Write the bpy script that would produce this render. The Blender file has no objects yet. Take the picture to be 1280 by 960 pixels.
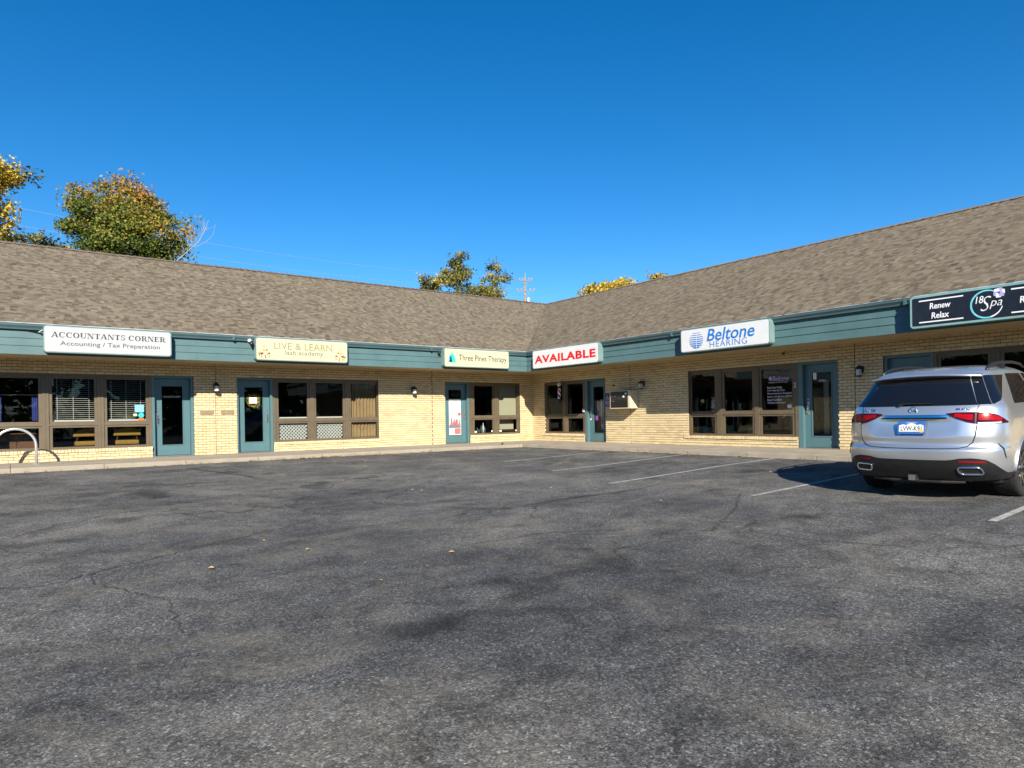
import bpy, bmesh, math, random
from mathutils import Vector, Matrix
random.seed(7)
scene = bpy.context.scene
COL = scene.collection

# ------------------------------------------------------------------ camera, sky, sun, exposure
CAM = Vector((-16.194, -20.224, 0.94)); HEAD = math.radians(53.138); ROLL = math.radians(0.938)
cd = bpy.data.cameras.new('camera'); cam = bpy.data.objects.new('camera', cd); COL.objects.link(cam)
cd.sensor_fit = 'HORIZONTAL'; cd.sensor_width = 36.0; cd.lens = 36.0 * 833.0 / 1280.0
cd.shift_y = 40.7 / 1280.0; cd.clip_start = 0.05; cd.clip_end = 5000
FWD = Vector((math.cos(HEAD), math.sin(HEAD), 0)); RGT = Vector((math.sin(HEAD), -math.cos(HEAD), 0)); UP = Vector((0, 0, 1))
r2 = RGT * math.cos(ROLL) - UP * math.sin(ROLL); u2 = UP * math.cos(ROLL) + RGT * math.sin(ROLL)
mw = Matrix.Identity(4)
for i in range(3):
    mw[i][0] = r2[i]; mw[i][1] = u2[i]; mw[i][2] = -FWD[i]; mw[i][3] = CAM[i]
cam.matrix_world = mw
scene.camera = cam

SUN_EL = math.radians(28.2); SUN_ROT = math.radians(210.0)
sdir = Vector((math.sin(SUN_ROT) * math.cos(SUN_EL), math.cos(SUN_ROT) * math.cos(SUN_EL), math.sin(SUN_EL)))
world = bpy.data.worlds.new('World'); scene.world = world; world.use_nodes = True
wn = world.node_tree.nodes; wl = world.node_tree.links; wn.clear()
wo = wn.new('ShaderNodeOutputWorld'); wb = wn.new('ShaderNodeBackground'); ws = wn.new('ShaderNodeTexSky')
ws.sky_type = 'NISHITA'; ws.sun_disc = False; ws.sun_elevation = SUN_EL; ws.sun_rotation = SUN_ROT
ws.altitude = 1600; ws.air_density = 1.0; ws.dust_density = 0.0; ws.ozone_density = 3.0
wh = wn.new('ShaderNodeHueSaturation'); wh.inputs['Saturation'].default_value = 1.36; wh.inputs['Value'].default_value = 1.0
wl.new(ws.outputs[0], wh.inputs['Color']); wl.new(wh.outputs[0], wb.inputs['Color']); wb.inputs['Strength'].default_value = 0.088
wl.new(wb.outputs[0], wo.inputs[0])
sl = bpy.data.lights.new('sun', 'SUN'); sl.energy = 5.0; sl.angle = math.radians(0.53); sl.color = (1.0, 0.93, 0.80)
so = bpy.data.objects.new('sun', sl); COL.objects.link(so); so.rotation_euler = (-sdir).to_track_quat('-Z', 'Y').to_euler(); so.location = sdir * 60
vs = scene.view_settings; vs.view_transform = 'Standard'; vs.look = 'None'; vs.gamma = 1.0; vs.exposure = 0.9; vs.use_curve_mapping = False
scene.render.engine = 'CYCLES'
try:
    scene.cycles.use_denoising = True; scene.cycles.max_bounces = 8; scene.cycles.transparent_max_bounces = 16
    scene.cycles.sample_clamp_indirect = 6.0; scene.cycles.caustics_reflective = False
except Exception: pass

# ------------------------------------------------------------------ materials
MATS = {}
def nt(name):
    m = bpy.data.materials.new(name); m.use_nodes = True; n = m.node_tree.nodes; l = m.node_tree.links
    n.clear(); o = n.new('ShaderNodeOutputMaterial'); b = n.new('ShaderNodeBsdfPrincipled'); l.new(b.outputs[0], o.inputs[0])
    MATS[name] = m
    return m, n, l, b, o
def pos(n):
    g = n.new('ShaderNodeNewGeometry'); return g.outputs['Position']
def noise(n, l, co, scale, detail=3, rough=.55, dist=0):
    t = n.new('ShaderNodeTexNoise'); t.inputs['Scale'].default_value = scale; t.inputs['Detail'].default_value = detail
    t.inputs['Roughness'].default_value = rough; t.inputs['Distortion'].default_value = dist
    l.new(co, t.inputs['Vector']); return t.outputs['Fac']
def ramp(n, l, fac, stops):
    r = n.new('ShaderNodeValToRGB'); e = r.color_ramp.elements
    while len(e) < len(stops): e.new(.5)
    for i, (p, c) in enumerate(stops):
        e[i].position = p; e[i].color = (c[0], c[1], c[2], 1) if not isinstance(c, (int, float)) else (c, c, c, 1)
    l.new(fac, r.inputs[0]); return r.outputs[0]
def mix(n, l, a, b, fac=.5, mode='MIX'):
    m = n.new('ShaderNodeMix'); m.data_type = 'RGBA'; m.blend_type = mode
    for s, v in ((m.inputs[6], a), (m.inputs[7], b)):
        if isinstance(v, tuple): s.default_value = (v[0], v[1], v[2], 1)
        else: l.new(v, s)
    if isinstance(fac, (int, float)): m.inputs[0].default_value = fac
    else: l.new(fac, m.inputs[0])
    return m.outputs[2]
def bump(n, l, b, h, strength=.3, dist=.01):
    k = n.new('ShaderNodeBump'); k.inputs['Strength'].default_value = strength; k.inputs['Distance'].default_value = dist
    l.new(h, k.inputs['Height']); l.new(k.outputs[0], b.inputs['Normal'])
def M(name, col, rough=.6, metal=0.0, var=.12, scale=6.0, bmp=0.0, bscale=60.0, coat=0.0, spec=.5, dirt=0.0):
    if name in MATS: return MATS[name]
    m, n, l, b, o = nt(name); p = pos(n)
    lo = tuple(c * (1 - var) for c in col); hi = tuple(min(1, c * (1 + var)) for c in col)
    c = ramp(n, l, noise(n, l, p, scale, 5), [(.3, lo), (.7, hi)])
    if dirt:
        d = ramp(n, l, noise(n, l, p, scale * .35, 6, .65), [(.45, 0.0), (.75, dirt)])
        c = mix(n, l, c, tuple(x * .45 for x in col), d)
    l.new(c, b.inputs['Base Color']); b.inputs['Roughness'].default_value = rough; b.inputs['Metallic'].default_value = metal
    b.inputs['Coat Weight'].default_value = coat; b.inputs['Coat Roughness'].default_value = .03; b.inputs['Specular IOR Level'].default_value = spec
    if bmp: bump(n, l, b, noise(n, l, p, bscale, 4), bmp, .01)
    return m
def tone_mat(name, stops, rough=.85, nscale=30, nvar=.25, bmp=.3, bscale=120, spec=.3, transl=0.0, big=0.0):
    m, n, l, b, o = nt(name); p = pos(n)
    a = n.new('ShaderNodeAttribute'); a.attribute_name = 'tone'
    c = ramp(n, l, a.outputs['Fac'], stops)
    v = ramp(n, l, noise(n, l, p, nscale, 4), [(.3, 1 - nvar), (.7, 1.0)])
    c = mix(n, l, c, v, 1.0, 'MULTIPLY')
    if big:
        v2 = ramp(n, l, noise(n, l, p, .7, 4), [(.3, 1 - big), (.7, 1.0)]); c = mix(n, l, c, v2, 1.0, 'MULTIPLY')
    l.new(c, b.inputs['Base Color']); b.inputs['Roughness'].default_value = rough; b.inputs['Specular IOR Level'].default_value = spec
    if bmp: bump(n, l, b, noise(n, l, p, bscale, 3), bmp, .004)
    if transl:
        t = n.new('ShaderNodeBsdfTranslucent'); l.new(c, t.inputs['Color']); x = n.new('ShaderNodeMixShader'); x.inputs[0].default_value = transl
        l.new(b.outputs[0], x.inputs[1]); l.new(t.outputs[0], x.inputs[2]); l.new(x.outputs[0], o.inputs[0])
    return m

tone_mat('brick', [(0, (.58, .45, .255)), (.45, (.70, .56, .325)), (1, (.77, .63, .39))], nscale=25, nvar=.16, bmp=.35, bscale=90, big=.10)
M('mortar', (.165, .115, .064), .95, var=.2, scale=20, bmp=.4, bscale=120)
tone_mat('shingle', [(0, (.088, .068, .048)), (.35, (.150, .120, .086)), (.6, (.212, .175, .126)), (1, (.285, .242, .174))], rough=.95, nscale=60, nvar=.35, bmp=.8, bscale=260, spec=.15, big=.07)
M('ridge_cap', (.16, .115, .085), .95, var=.35, scale=5, bmp=.6, bscale=200)
M('teal_paint', (.074, .144, .150), .55, var=.10, scale=2.5, bmp=.12, bscale=45, dirt=.25)
M('teal_door', (.076, .155, .172), .42, var=.06, scale=3, bmp=.05, bscale=60, dirt=.12)
M('gutter_paint', (.070, .125, .135), .35, var=.1, scale=1.5, dirt=.3)
M('drip_edge', (.62, .64, .63), .35, metal=.2, var=.12, scale=4)
M('soffit_paint', (.40, .31, .18), .75, var=.08, scale=2, bmp=.1, bscale=25, dirt=.15)
M('window_brown', (.118, .090, .056), .5, var=.12, scale=5, bmp=.08, bscale=70, dirt=.2)
M('white_paint', (.78, .76, .70), .5, var=.06)
M('white_vinyl', (.66, .66, .66), .35, var=.03, scale=3)
M('white_vinyl_dimmed', (.44, .44, .435), .35, var=.03, scale=3); M('cream_vinyl', (.53, .50, .325), .35, var=.03, scale=3)  # first one: white sign face darkened to offset stronger sun on the left wing
M('black_vinyl', (.012, .012, .018), .25, var=.2)
M('sign_frame', (.16, .245, .24), .45, metal=.0, var=.08)
M('sign_frame_spa', (.20, .35, .34), .4, var=.08)
M('letter_charcoal', (.035, .035, .045), .5); M('letter_grey', (.075, .08, .09), .5)
M('letter_pale_gold', (.23, .21, .11), .5); M('letter_pale_grey', (.15, .15, .10), .5)
M('letter_red', (.62, .004, .008), .45, var=.04); M('letter_blue', (.012, .165, .50), .4, var=.05)
M('letter_white', (.82, .82, .84), .4, var=.03); M('ring_cyan', (.16, .56, .66), .4); M('petal_violet', (.40, .36, .62), .5, var=.35, scale=60); M('petal_dark', (.10, .07, .28), .5)
M('pine_teal', (.03, .48, .40), .5); M('pine_blue', (.10, .34, .58), .5)
M('flower_orange', (.36, .11, .015), .5); M('flower_red', (.17, .02, .012), .5); M('flower_yellow', (.40, .24, .04), .5); M('flower_leaf', (.07, .055, .03), .5)
M('dark_metal', (.018, .018, .02), .45, metal=.3, var=.3, scale=30)
M('galvanised', (.72, .73, .74), .34, metal=.75, var=.06, scale=10)
M('chrome', (.85, .85, .86), .08, metal=1.0, var=.02)
M('brushed_steel', (.52, .49, .46), .32, metal=.9, var=.12, scale=30)
M('frosted_glass', (.55, .56, .55), .3, var=.1)
M('concrete', (.32, .275, .215), .9, var=.14, scale=2.2, bmp=.35, bscale=90, dirt=.35)
M('concrete_joint', (.10, .085, .065), .95)
M('crack_dust', (.040, .037, .033), .95, var=.5, scale=9); M('crack_dark', (.018, .017, .016), .95, var=.3, scale=20)
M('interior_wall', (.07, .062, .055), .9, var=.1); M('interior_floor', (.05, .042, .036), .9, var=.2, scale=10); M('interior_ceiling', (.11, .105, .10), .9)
M('beige_shade', (.52, .47, .33), .8, var=.04); M('tan_curtain', (.36, .235, .12), .9, var=.15, scale=4); M('blue_curtain', (.03, .045, .22), .9, var=.2)
M('mustard_cloth', (.33, .18, .035), .9, var=.15, scale=20, bmp=.2); M('dark_wood', (.05, .03, .018), .5, var=.3, scale=8)
M('cardboard', (.42, .27, .12), .85, var=.08); M('wood_brown', (.16, .07, .035), .45, var=.25, scale=9)
M('paper_white', (.82, .80, .78), .6, var=.03); M('poster_pink', (.42, .13, .12), .6, var=.2, scale=8); M('poster_grey', (.16, .155, .20), .6, var=.25, scale=12)
M('sticker_blue', (.20, .42, .62), .4, var=.35, scale=40); M('sticker_teal', (.04, .40, .42), .4); M('sticker_orange', (.62, .15, .04), .4)
M('sign_navy', (.018, .015, .16), .35, var=.1); M('appliance_beige', (.58, .51, .38), .5, var=.06, dirt=.2); M('appliance_dark', (.020, .019, .018), .5, var=.3)
M('bottle_glass', (.10, .11, .13), .1, var=.2); M('purple_cloth', (.22, .06, .24), .8); M('pink_cloth', (.45, .20, .27), .85, var=.3, scale=14)
M('bark', (.12, .095, .07), .95, var=.3, scale=9, bmp=.6, bscale=20); M('bark_pale', (.36, .31, .25), .95, var=.2, scale=6)
M('pole_wood', (.24, .20, .155), .9, var=.2, scale=4, bmp=.4, bscale=15); M('ceramic', (.33, .31, .29), .3); M('wire', (.36, .40, .46), .5, metal=.4)
M('leaf_litter', (.50, .31, .09), .85, var=.5, scale=30)
M('stripe_paint', (.36, .355, .335), .85, var=.25, scale=14, bmp=.3, bscale=150, dirt=.85)
M('tyre', (.016, .016, .017), .85, var=.3, scale=30, bmp=.3, bscale=80); M('trim_black', (.012, .012, .013), .42, var=.25, scale=14)
M('car_glass', (.006, .007, .010), .03, var=.0, spec=.7); M('lamp_red', (.26, .003, .006), .12, var=.1, spec=.3); M('lamp_dark', (.045, .001, .003), .10, spec=.35); M('lamp_bright', (.30, .003, .005), .16, var=.45, scale=55, spec=.25)
M('rim_alloy', (.42, .43, .44), .25, metal=1.0, var=.05); M('plate_blue', (.04, .13, .42), .4); M('plate_white', (.72, .74, .70), .4); M('sticker_yellow', (.62, .46, .12), .5)
M('plate_brown', (.25, .19, .115), .6); M('far_wall', (.16, .13, .10), .9, var=.2, scale=.6)

m, n, l, b, o = nt('car_silver')   # metallic paint with flake
p = pos(n); v = n.new('ShaderNodeTexVoronoi'); v.inputs['Scale'].default_value = 900; l.new(p, v.inputs['Vector'])
c = ramp(n, l, v.outputs['Color'], [(.2, (.64, .655, .68)), (.8, (.74, .755, .78))])
l.new(c, b.inputs['Base Color']); b.inputs['Metallic'].default_value = .82; b.inputs['Roughness'].default_value = .29; b.inputs['Coat Weight'].default_value = 1.0; b.inputs['Coat Roughness'].default_value = .04

m, n, l, b, o = nt('window_glass')  # tinted pane: clear straight through with a mirror sheen
n.remove(b); t = n.new('ShaderNodeBsdfTransparent'); t.inputs[0].default_value = (.74, .78, .76, 1)
g = n.new('ShaderNodeBsdfGlossy'); g.inputs['Roughness'].default_value = .008; g.inputs['Color'].default_value = (.9, .95, 1, 1)
fr = n.new('ShaderNodeFresnel'); fr.inputs['IOR'].default_value = 1.4; p = pos(n)
bk = n.new('ShaderNodeBump'); bk.inputs['Strength'].default_value = .05; bk.inputs['Distance'].default_value = .02; l.new(noise(n, l, p, 1.8, 2), bk.inputs['Height']); l.new(bk.outputs[0], g.inputs['Normal'])
x = n.new('ShaderNodeMixShader'); l.new(fr.outputs[0], x.inputs[0]); l.new(t.outputs[0], x.inputs[1]); l.new(g.outputs[0], x.inputs[2]); l.new(x.outputs[0], o.inputs[0])

m, n, l, b, o = nt('wood_floor'); p = pos(n)
w = n.new('ShaderNodeTexWave'); w.inputs['Scale'].default_value = 4; w.inputs['Distortion'].default_value = 2; l.new(p, w.inputs['Vector'])
l.new(ramp(n, l, w.outputs['Fac'], [(.2, (.30, .10, .025)), (.8, (.48, .19, .05))]), b.inputs['Base Color']); b.inputs['Roughness'].default_value = .35

m, n, l, b, o = nt('asphalt'); p = pos(n)
base = ramp(n, l, noise(n, l, p, .33, 7, .62, .6), [(.30, (.060, .060, .063)), (.48, (.098, .096, .094)), (.68, (.150, .142, .130))])
tone2 = ramp(n, l, noise(n, l, p, 1.7, 6, .7, 1.0), [(.30, .50), (.52, 1.0), (.72, 1.32)])
c = mix(n, l, base, tone2, 1.0, 'MULTIPLY')
vo = n.new('ShaderNodeTexVoronoi'); vo.inputs['Scale'].default_value = 82; l.new(p, vo.inputs['Vector'])
sp = ramp(n, l, vo.outputs['Color'], [(.0, .50), (.50, .95), (.78, 1.28), (.97, 2.0)])
c = mix(n, l, c, sp, 1.0, 'MULTIPLY')
mp = n.new('ShaderNodeMapping'); mp.inputs['Rotation'].default_value = (0, 0, math.radians(38)); mp.inputs['Scale'].default_value = (.32, 1.5, 1); l.new(p, mp.inputs['Vector'])
band = ramp(n, l, noise(n, l, mp.outputs[0], .55, 7, .66, .9), [(.34, .70), (.52, 1.0), (.70, 1.12)])
c = mix(n, l, c, band, 1.0, 'MULTIPLY')
wear = ramp(n, l, noise(n, l, p, .9, 8, .7, .8), [(.47, 0.0), (.70, .60)])
c = mix(n, l, c, (.21, .19, .155), wear)
c = mix(n, l, c, sp, .55, 'MULTIPLY')
vc = n.new('ShaderNodeTexVoronoi'); vc.feature = 'DISTANCE_TO_EDGE'; vc.inputs['Scale'].default_value = .42
nz = n.new('ShaderNodeTexNoise'); nz.inputs['Scale'].default_value = 1.6; nz.inputs['Detail'].default_value = 6; l.new(p, nz.inputs['Vector'])
va = n.new('ShaderNodeMix'); va.data_type = 'RGBA'; va.blend_type = 'LINEAR_LIGHT'; va.inputs[0].default_value = .35; l.new(p, va.inputs[6]); l.new(nz.outputs['Color'], va.inputs[7])
l.new(va.outputs[2], vc.inputs['Vector'])
ck = ramp(n, l, vc.outputs['Distance'], [(.0, .42), (.004, .62), (.012, 1.0)])
gate = ramp(n, l, noise(n, l, p, .25, 3), [(.48, 0.0), (.60, 1.0)])
c = mix(n, l, c, mix(n, l, c, ck, 1.0, 'MULTIPLY'), gate)
oil = ramp(n, l, noise(n, l, p, 1.15, 2, .4), [(.66, 1.0), (.74, .55)]); c = mix(n, l, c, oil, 1.0, 'MULTIPLY')
gr = ramp(n, l, noise(n, l, p, 28, 3, .7), [(.32, .72), (.68, 1.25)]); c = mix(n, l, c, gr, 1.0, 'MULTIPLY')
l.new(c, b.inputs['Base Color']); b.inputs['Roughness'].default_value = .88; b.inputs['Specular IOR Level'].default_value = .25
hb = n.new('ShaderNodeMath'); hb.operation = 'ADD'; l.new(noise(n, l, p, 110, 3), hb.inputs[0]); l.new(noise(n, l, p, 14, 5), hb.inputs[1])
bump(n, l, b, hb.outputs[0], .75, .012)
M('dry_ground', (.16, .135, .09), .95, var=.25, scale=.3)
tone_mat('leaf_green', [(0, (.035, .06, .012)), (.3, (.11, .165, .025)), (.52, (.25, .25, .04)), (.78, (.42, .28, .055)), (1, (.48, .24, .06))], rough=.6, nscale=3, nvar=.2, bmp=0, transl=.3)
tone_mat('leaf_yellow', [(0, (.04, .05, .012)), (.25, (.16, .15, .02)), (.55, (.60, .42, .04)), (1, (.80, .60, .10))], rough=.6, nscale=3, nvar=.2, bmp=0, transl=.3)
tone_mat('leaf_olive', [(0, (.04, .05, .015)), (.4, (.16, .17, .04)), (.7, (.40, .32, .06)), (1, (.58, .43, .08))], rough=.6, nscale=3, nvar=.2, bmp=0, transl=.3)

# ------------------------------------------------------------------ mesh helpers
ORI = {}
def tag(o, label=None, cat=None, group=None, kind=None):
    if label: o['label'] = label
    if cat: o['category'] = cat
    if group: o['group'] = group
    if kind: o['kind'] = kind
    return o
def empty(name, loc, label=None, cat=None, group=None, rot=None):
    o = bpy.data.objects.new(name, None); o.empty_display_size = .2; o.location = loc; COL.objects.link(o); ORI[o] = Vector(loc)
    if rot: o.rotation_euler = rot
    return tag(o, label, cat, group)
class MB:
    def __init__(s): s.v = []; s.f = []; s.t = []; s.smooth = False
    def quad(s, *pts, tone=.5):
        i = len(s.v); s.v += [Vector(p) for p in pts]; s.f.append(tuple(range(i, i + len(pts)))); s.t.append(tone); return s
    def hexa(s, P, tone=.5, skip=()):   # P: 8 corners, 0-3 back (ccw from front), 4-7 front
        i = len(s.v); s.v += [Vector(p) for p in P]
        for k, q in enumerate(((3, 2, 1, 0), (4, 5, 6, 7), (0, 1, 5, 4), (1, 2, 6, 5), (2, 3, 7, 6), (3, 0, 4, 7))):
            if k in skip: continue
            s.f.append(tuple(i + a for a in q)); s.t.append(tone)
        return s
    def box(s, x0, x1, y0, y1, z0, z1, tone=.5):
        return s.hexa([(x0, y1, z0), (x1, y1, z0), (x1, y1, z1), (x0, y1, z1), (x0, y0, z0), (x1, y0, z0), (x1, y0, z1), (x0, y0, z1)], tone)
    def wbox(s, w, t0, t1, o0, o1, z0, z1, tone=.5, skip=()):  # wing coordinates, o0 back, o1 front
        return s.hexa([P(w, t0, o0, z0), P(w, t1, o0, z0), P(w, t1, o0, z1), P(w, t0, o0, z1), P(w, t0, o1, z0), P(w, t1, o1, z0), P(w, t1, o1, z1), P(w, t0, o1, z1)], tone, skip)
    def tube(s, pts, rad, seg=8, cap=True):
        pts = [Vector(p) for p in pts]; n = len(pts); rads = rad if isinstance(rad, (list, tuple)) else [rad] * n; base = len(s.v); prev = None
        for i, p in enumerate(pts):
            d = (pts[min(i + 1, n - 1)] - pts[max(i - 1, 0)]).normalized()
            if prev is None: a = d.orthogonal().normalized()
            else:
                a = prev - d * prev.dot(d); a = a.normalized() if a.length > 1e-6 else d.orthogonal().normalized()
            prev = a; bb = d.cross(a)
            for k in range(seg):
                an = 2 * math.pi * k / seg; s.v.append(p + (a * math.cos(an) + bb * math.sin(an)) * rads[i])
        for i in range(n - 1):
            for k in range(seg):
                q = base + i * seg; k2 = (k + 1) % seg; s.f.append((q + k, q + k2, q + seg + k2, q + seg + k)); s.t.append(.5)
        if cap:
            s.f.append(tuple(base + k for k in reversed(range(seg)))); s.t.append(.5)
            s.f.append(tuple(base + (n - 1) * seg + k for k in range(seg))); s.t.append(.5)
        return s
    def lathe(s, c, prof, seg=16, axis='Z'):
        c = Vector(c); base = len(s.v); n = len(prof)
        for r, h in prof:
            for k in range(seg):
                a = 2 * math.pi * k / seg; x, y = r * math.cos(a), r * math.sin(a)
                s.v.append(c + (Vector((x, y, h)) if axis == 'Z' else Vector((x, h, y)) if axis == 'Y' else Vector((h, x, y))))
        for i in range(n - 1):
            for k in range(seg):
                k2 = (k + 1) % seg; s.f.append((base + i * seg + k, base + i * seg + k2, base + (i + 1) * seg + k2, base + (i + 1) * seg + k)); s.t.append(.5)
        return s
    def poly(s, pts, ext):   # prism: flat outline + extrusion vector
        pts = [Vector(p) for p in pts]; ext = Vector(ext); n = len(pts); i = len(s.v); s.v += pts + [p + ext for p in pts]
        s.f.append(tuple(i + k for k in reversed(range(n)))); s.f.append(tuple(i + n + k for k in range(n))); s.t += [.5, .5]
        for k in range(n):
            k2 = (k + 1) % n; s.f.append((i + k, i + k2, i + n + k2, i + n + k)); s.t.append(.5)
        return s
    def grid(s, rows, tone=.5):
        i = len(s.v); m_ = len(rows[0])
        for r in rows: s.v += [Vector(p) for p in r]
        for a in range(len(rows) - 1):
            for b_ in range(m_ - 1):
                q = i + a * m_ + b_; s.f.append((q, q + 1, q + m_ + 1, q + m_)); s.t.append(tone)
        return s
    def mesh(s, name, mat, origin, tones=False):
        me = bpy.data.meshes.new(name); o = Vector(origin)
        me.from_pydata([tuple(v - o) for v in s.v], [], s.f)
        if isinstance(mat, str): mat = MATS[mat]
        me.materials.append(mat)
        if tones:
            a = me.attributes.new('tone', 'FLOAT', 'FACE'); a.data.foreach_set('value', s.t)
        if s.smooth: me.polygons.foreach_set('use_smooth', [True] * len(s.f))
        me.update(); return me
    def build(s, name, mat, parent=None, origin=None, tones=False, smooth=False, bevel=0):
        s.smooth = smooth
        og = ORI[parent] if parent is not None else Vector(origin if origin is not None else (0, 0, 0))
        me = s.mesh(name, mat, og, tones); ob = bpy.data.objects.new(name, me); COL.objects.link(ob)
        if parent is not None: ob.parent = parent
        else: ob.location = og
        ORI[ob] = og
        if bevel:
            bm = bmesh.new(); bm.from_mesh(me); bmesh.ops.remove_doubles(bm, verts=bm.verts, dist=1e-5)
            bmesh.ops.bevel(bm, geom=[e for e in bm.edges if len(e.link_faces) == 2 and e.calc_face_angle(0) > .6], offset=bevel, segments=2, affect='EDGES', profile=.6)
            bm.to_mesh(me); bm.free()
        return ob
def P(w, t, o, z):   # wing coordinates -> world: t to the right along the wall, o out from the wall
    return Vector((t, -o, z)) if w == 'L' else Vector((-o, -t, z))
def WR(w): return Vector((1, 0, 0)) if w == 'L' else Vector((0, -1, 0))
def WO(w): return Vector((0, -1, 0)) if w == 'L' else Vector((-1, 0, 0))
def depth(p): return (Vector(p) - CAM).dot(FWD)
def screen(p):
    d = Vector(p) - CAM; z = d.dot(FWD); u = 833 * d.dot(RGT) / z; v = -833 * d.z / z; c, s = math.cos(ROLL), math.sin(ROLL)
    return 640 + u * c + v * s, 520.7 - u * s + v * c
def text_raw(body, offset=0.0, shear=0.0, spacing=1.0, extrude=.003):
    cu = bpy.data.curves.new('lettering', 'FONT'); cu.body = body; cu.size = 1.0; cu.offset = offset; cu.shear = shear; cu.space_character = spacing; cu.extrude = 0; cu.resolution_u = 3
    ob = bpy.data.objects.new('lettering', cu); COL.objects.link(ob); bpy.context.view_layer.update()
    me = bpy.data.meshes.new_from_object(ob.evaluated_get(bpy.context.evaluated_depsgraph_get()))
    v = [tuple(x.co) for x in me.vertices]; f = [tuple(p_.vertices) for p_ in me.polygons]
    bpy.data.objects.remove(ob); bpy.data.meshes.remove(me); bpy.data.curves.remove(cu)
    return v, f
def lettering(v, f, frame, cx, cz, width, height, off, mat, parent, name='lettering', thick=.004, solo=False):
    """put raw outline (v, f) as raised letters: frame(a, b, c) -> world, a right, b up, c out"""
    xs = [p[0] for p in v]; ys = [p[1] for p in v]; x0, x1, y0, y1 = min(xs), max(xs), min(ys), max(ys)
    sx = width / (x1 - x0); sy = height / (y1 - y0)
    fs = [] if solo else sorted(range(len(f)), key=lambda i: min(v[k][0] for k in f[i])); groups = []; gap = .19 * (y1 - y0); right = -1e9
    for i in fs:     # one object per word
        a = min(v[k][0] for k in f[i]); b_ = max(v[k][0] for k in f[i])
        if a - right > gap or not groups: groups.append([])
        groups[-1].append(f[i]); right = max(right, b_)
    if len(groups) > 1:
        for g_ in groups:
            ids = sorted({k for q in g_ for k in q}); mp_ = {k: i for i, k in enumerate(ids)}; vv = [v[k] for k in ids]
            gx0, gx1 = min(p[0] for p in vv), max(p[0] for p in vv); gy0, gy1 = min(p[1] for p in vv), max(p[1] for p in vv)
            lettering(vv, [tuple(mp_[k] for k in q) for q in g_], frame, cx + ((gx0 + gx1) / 2 - (x0 + x1) / 2) * sx, cz + ((gy0 + gy1) / 2 - (y0 + y1) / 2) * sy, (gx1 - gx0) * sx, max(1e-4, (gy1 - gy0) * sy), off, mat, parent, name, thick, solo=True)
        return None
    mb = MB(); top = [frame(cx + (p[0] - (x0 + x1) / 2) * sx, cz + (p[1] - (y0 + y1) / 2) * sy, off + thick) for p in v]
    bot = [frame(cx + (p[0] - (x0 + x1) / 2) * sx, cz + (p[1] - (y0 + y1) / 2) * sy, off) for p in v]
    n = len(v); mb.v = top + bot; mb.f = list(f); ed = {}
    for q in f:
        for k in range(len(q)): ed[(q[k], q[(k + 1) % len(q)])] = 1
    for (a, b_) in ed:
        if (b_, a) not in ed: mb.f.append((b_, a, a + n, b_ + n))
    mb.t = [.5] * len(mb.f)
    return mb.build(name, mat, parent)
def word(body, frame, cx, cz, width, height, off, mat, parent, offset=0.0, shear=0.0, spacing=1.0, name='lettering', thick=.004):
    v, f = text_raw(body, offset, shear, spacing); return lettering(v, f, frame, cx, cz, width, height, off, mat, parent, name, thick)
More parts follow.
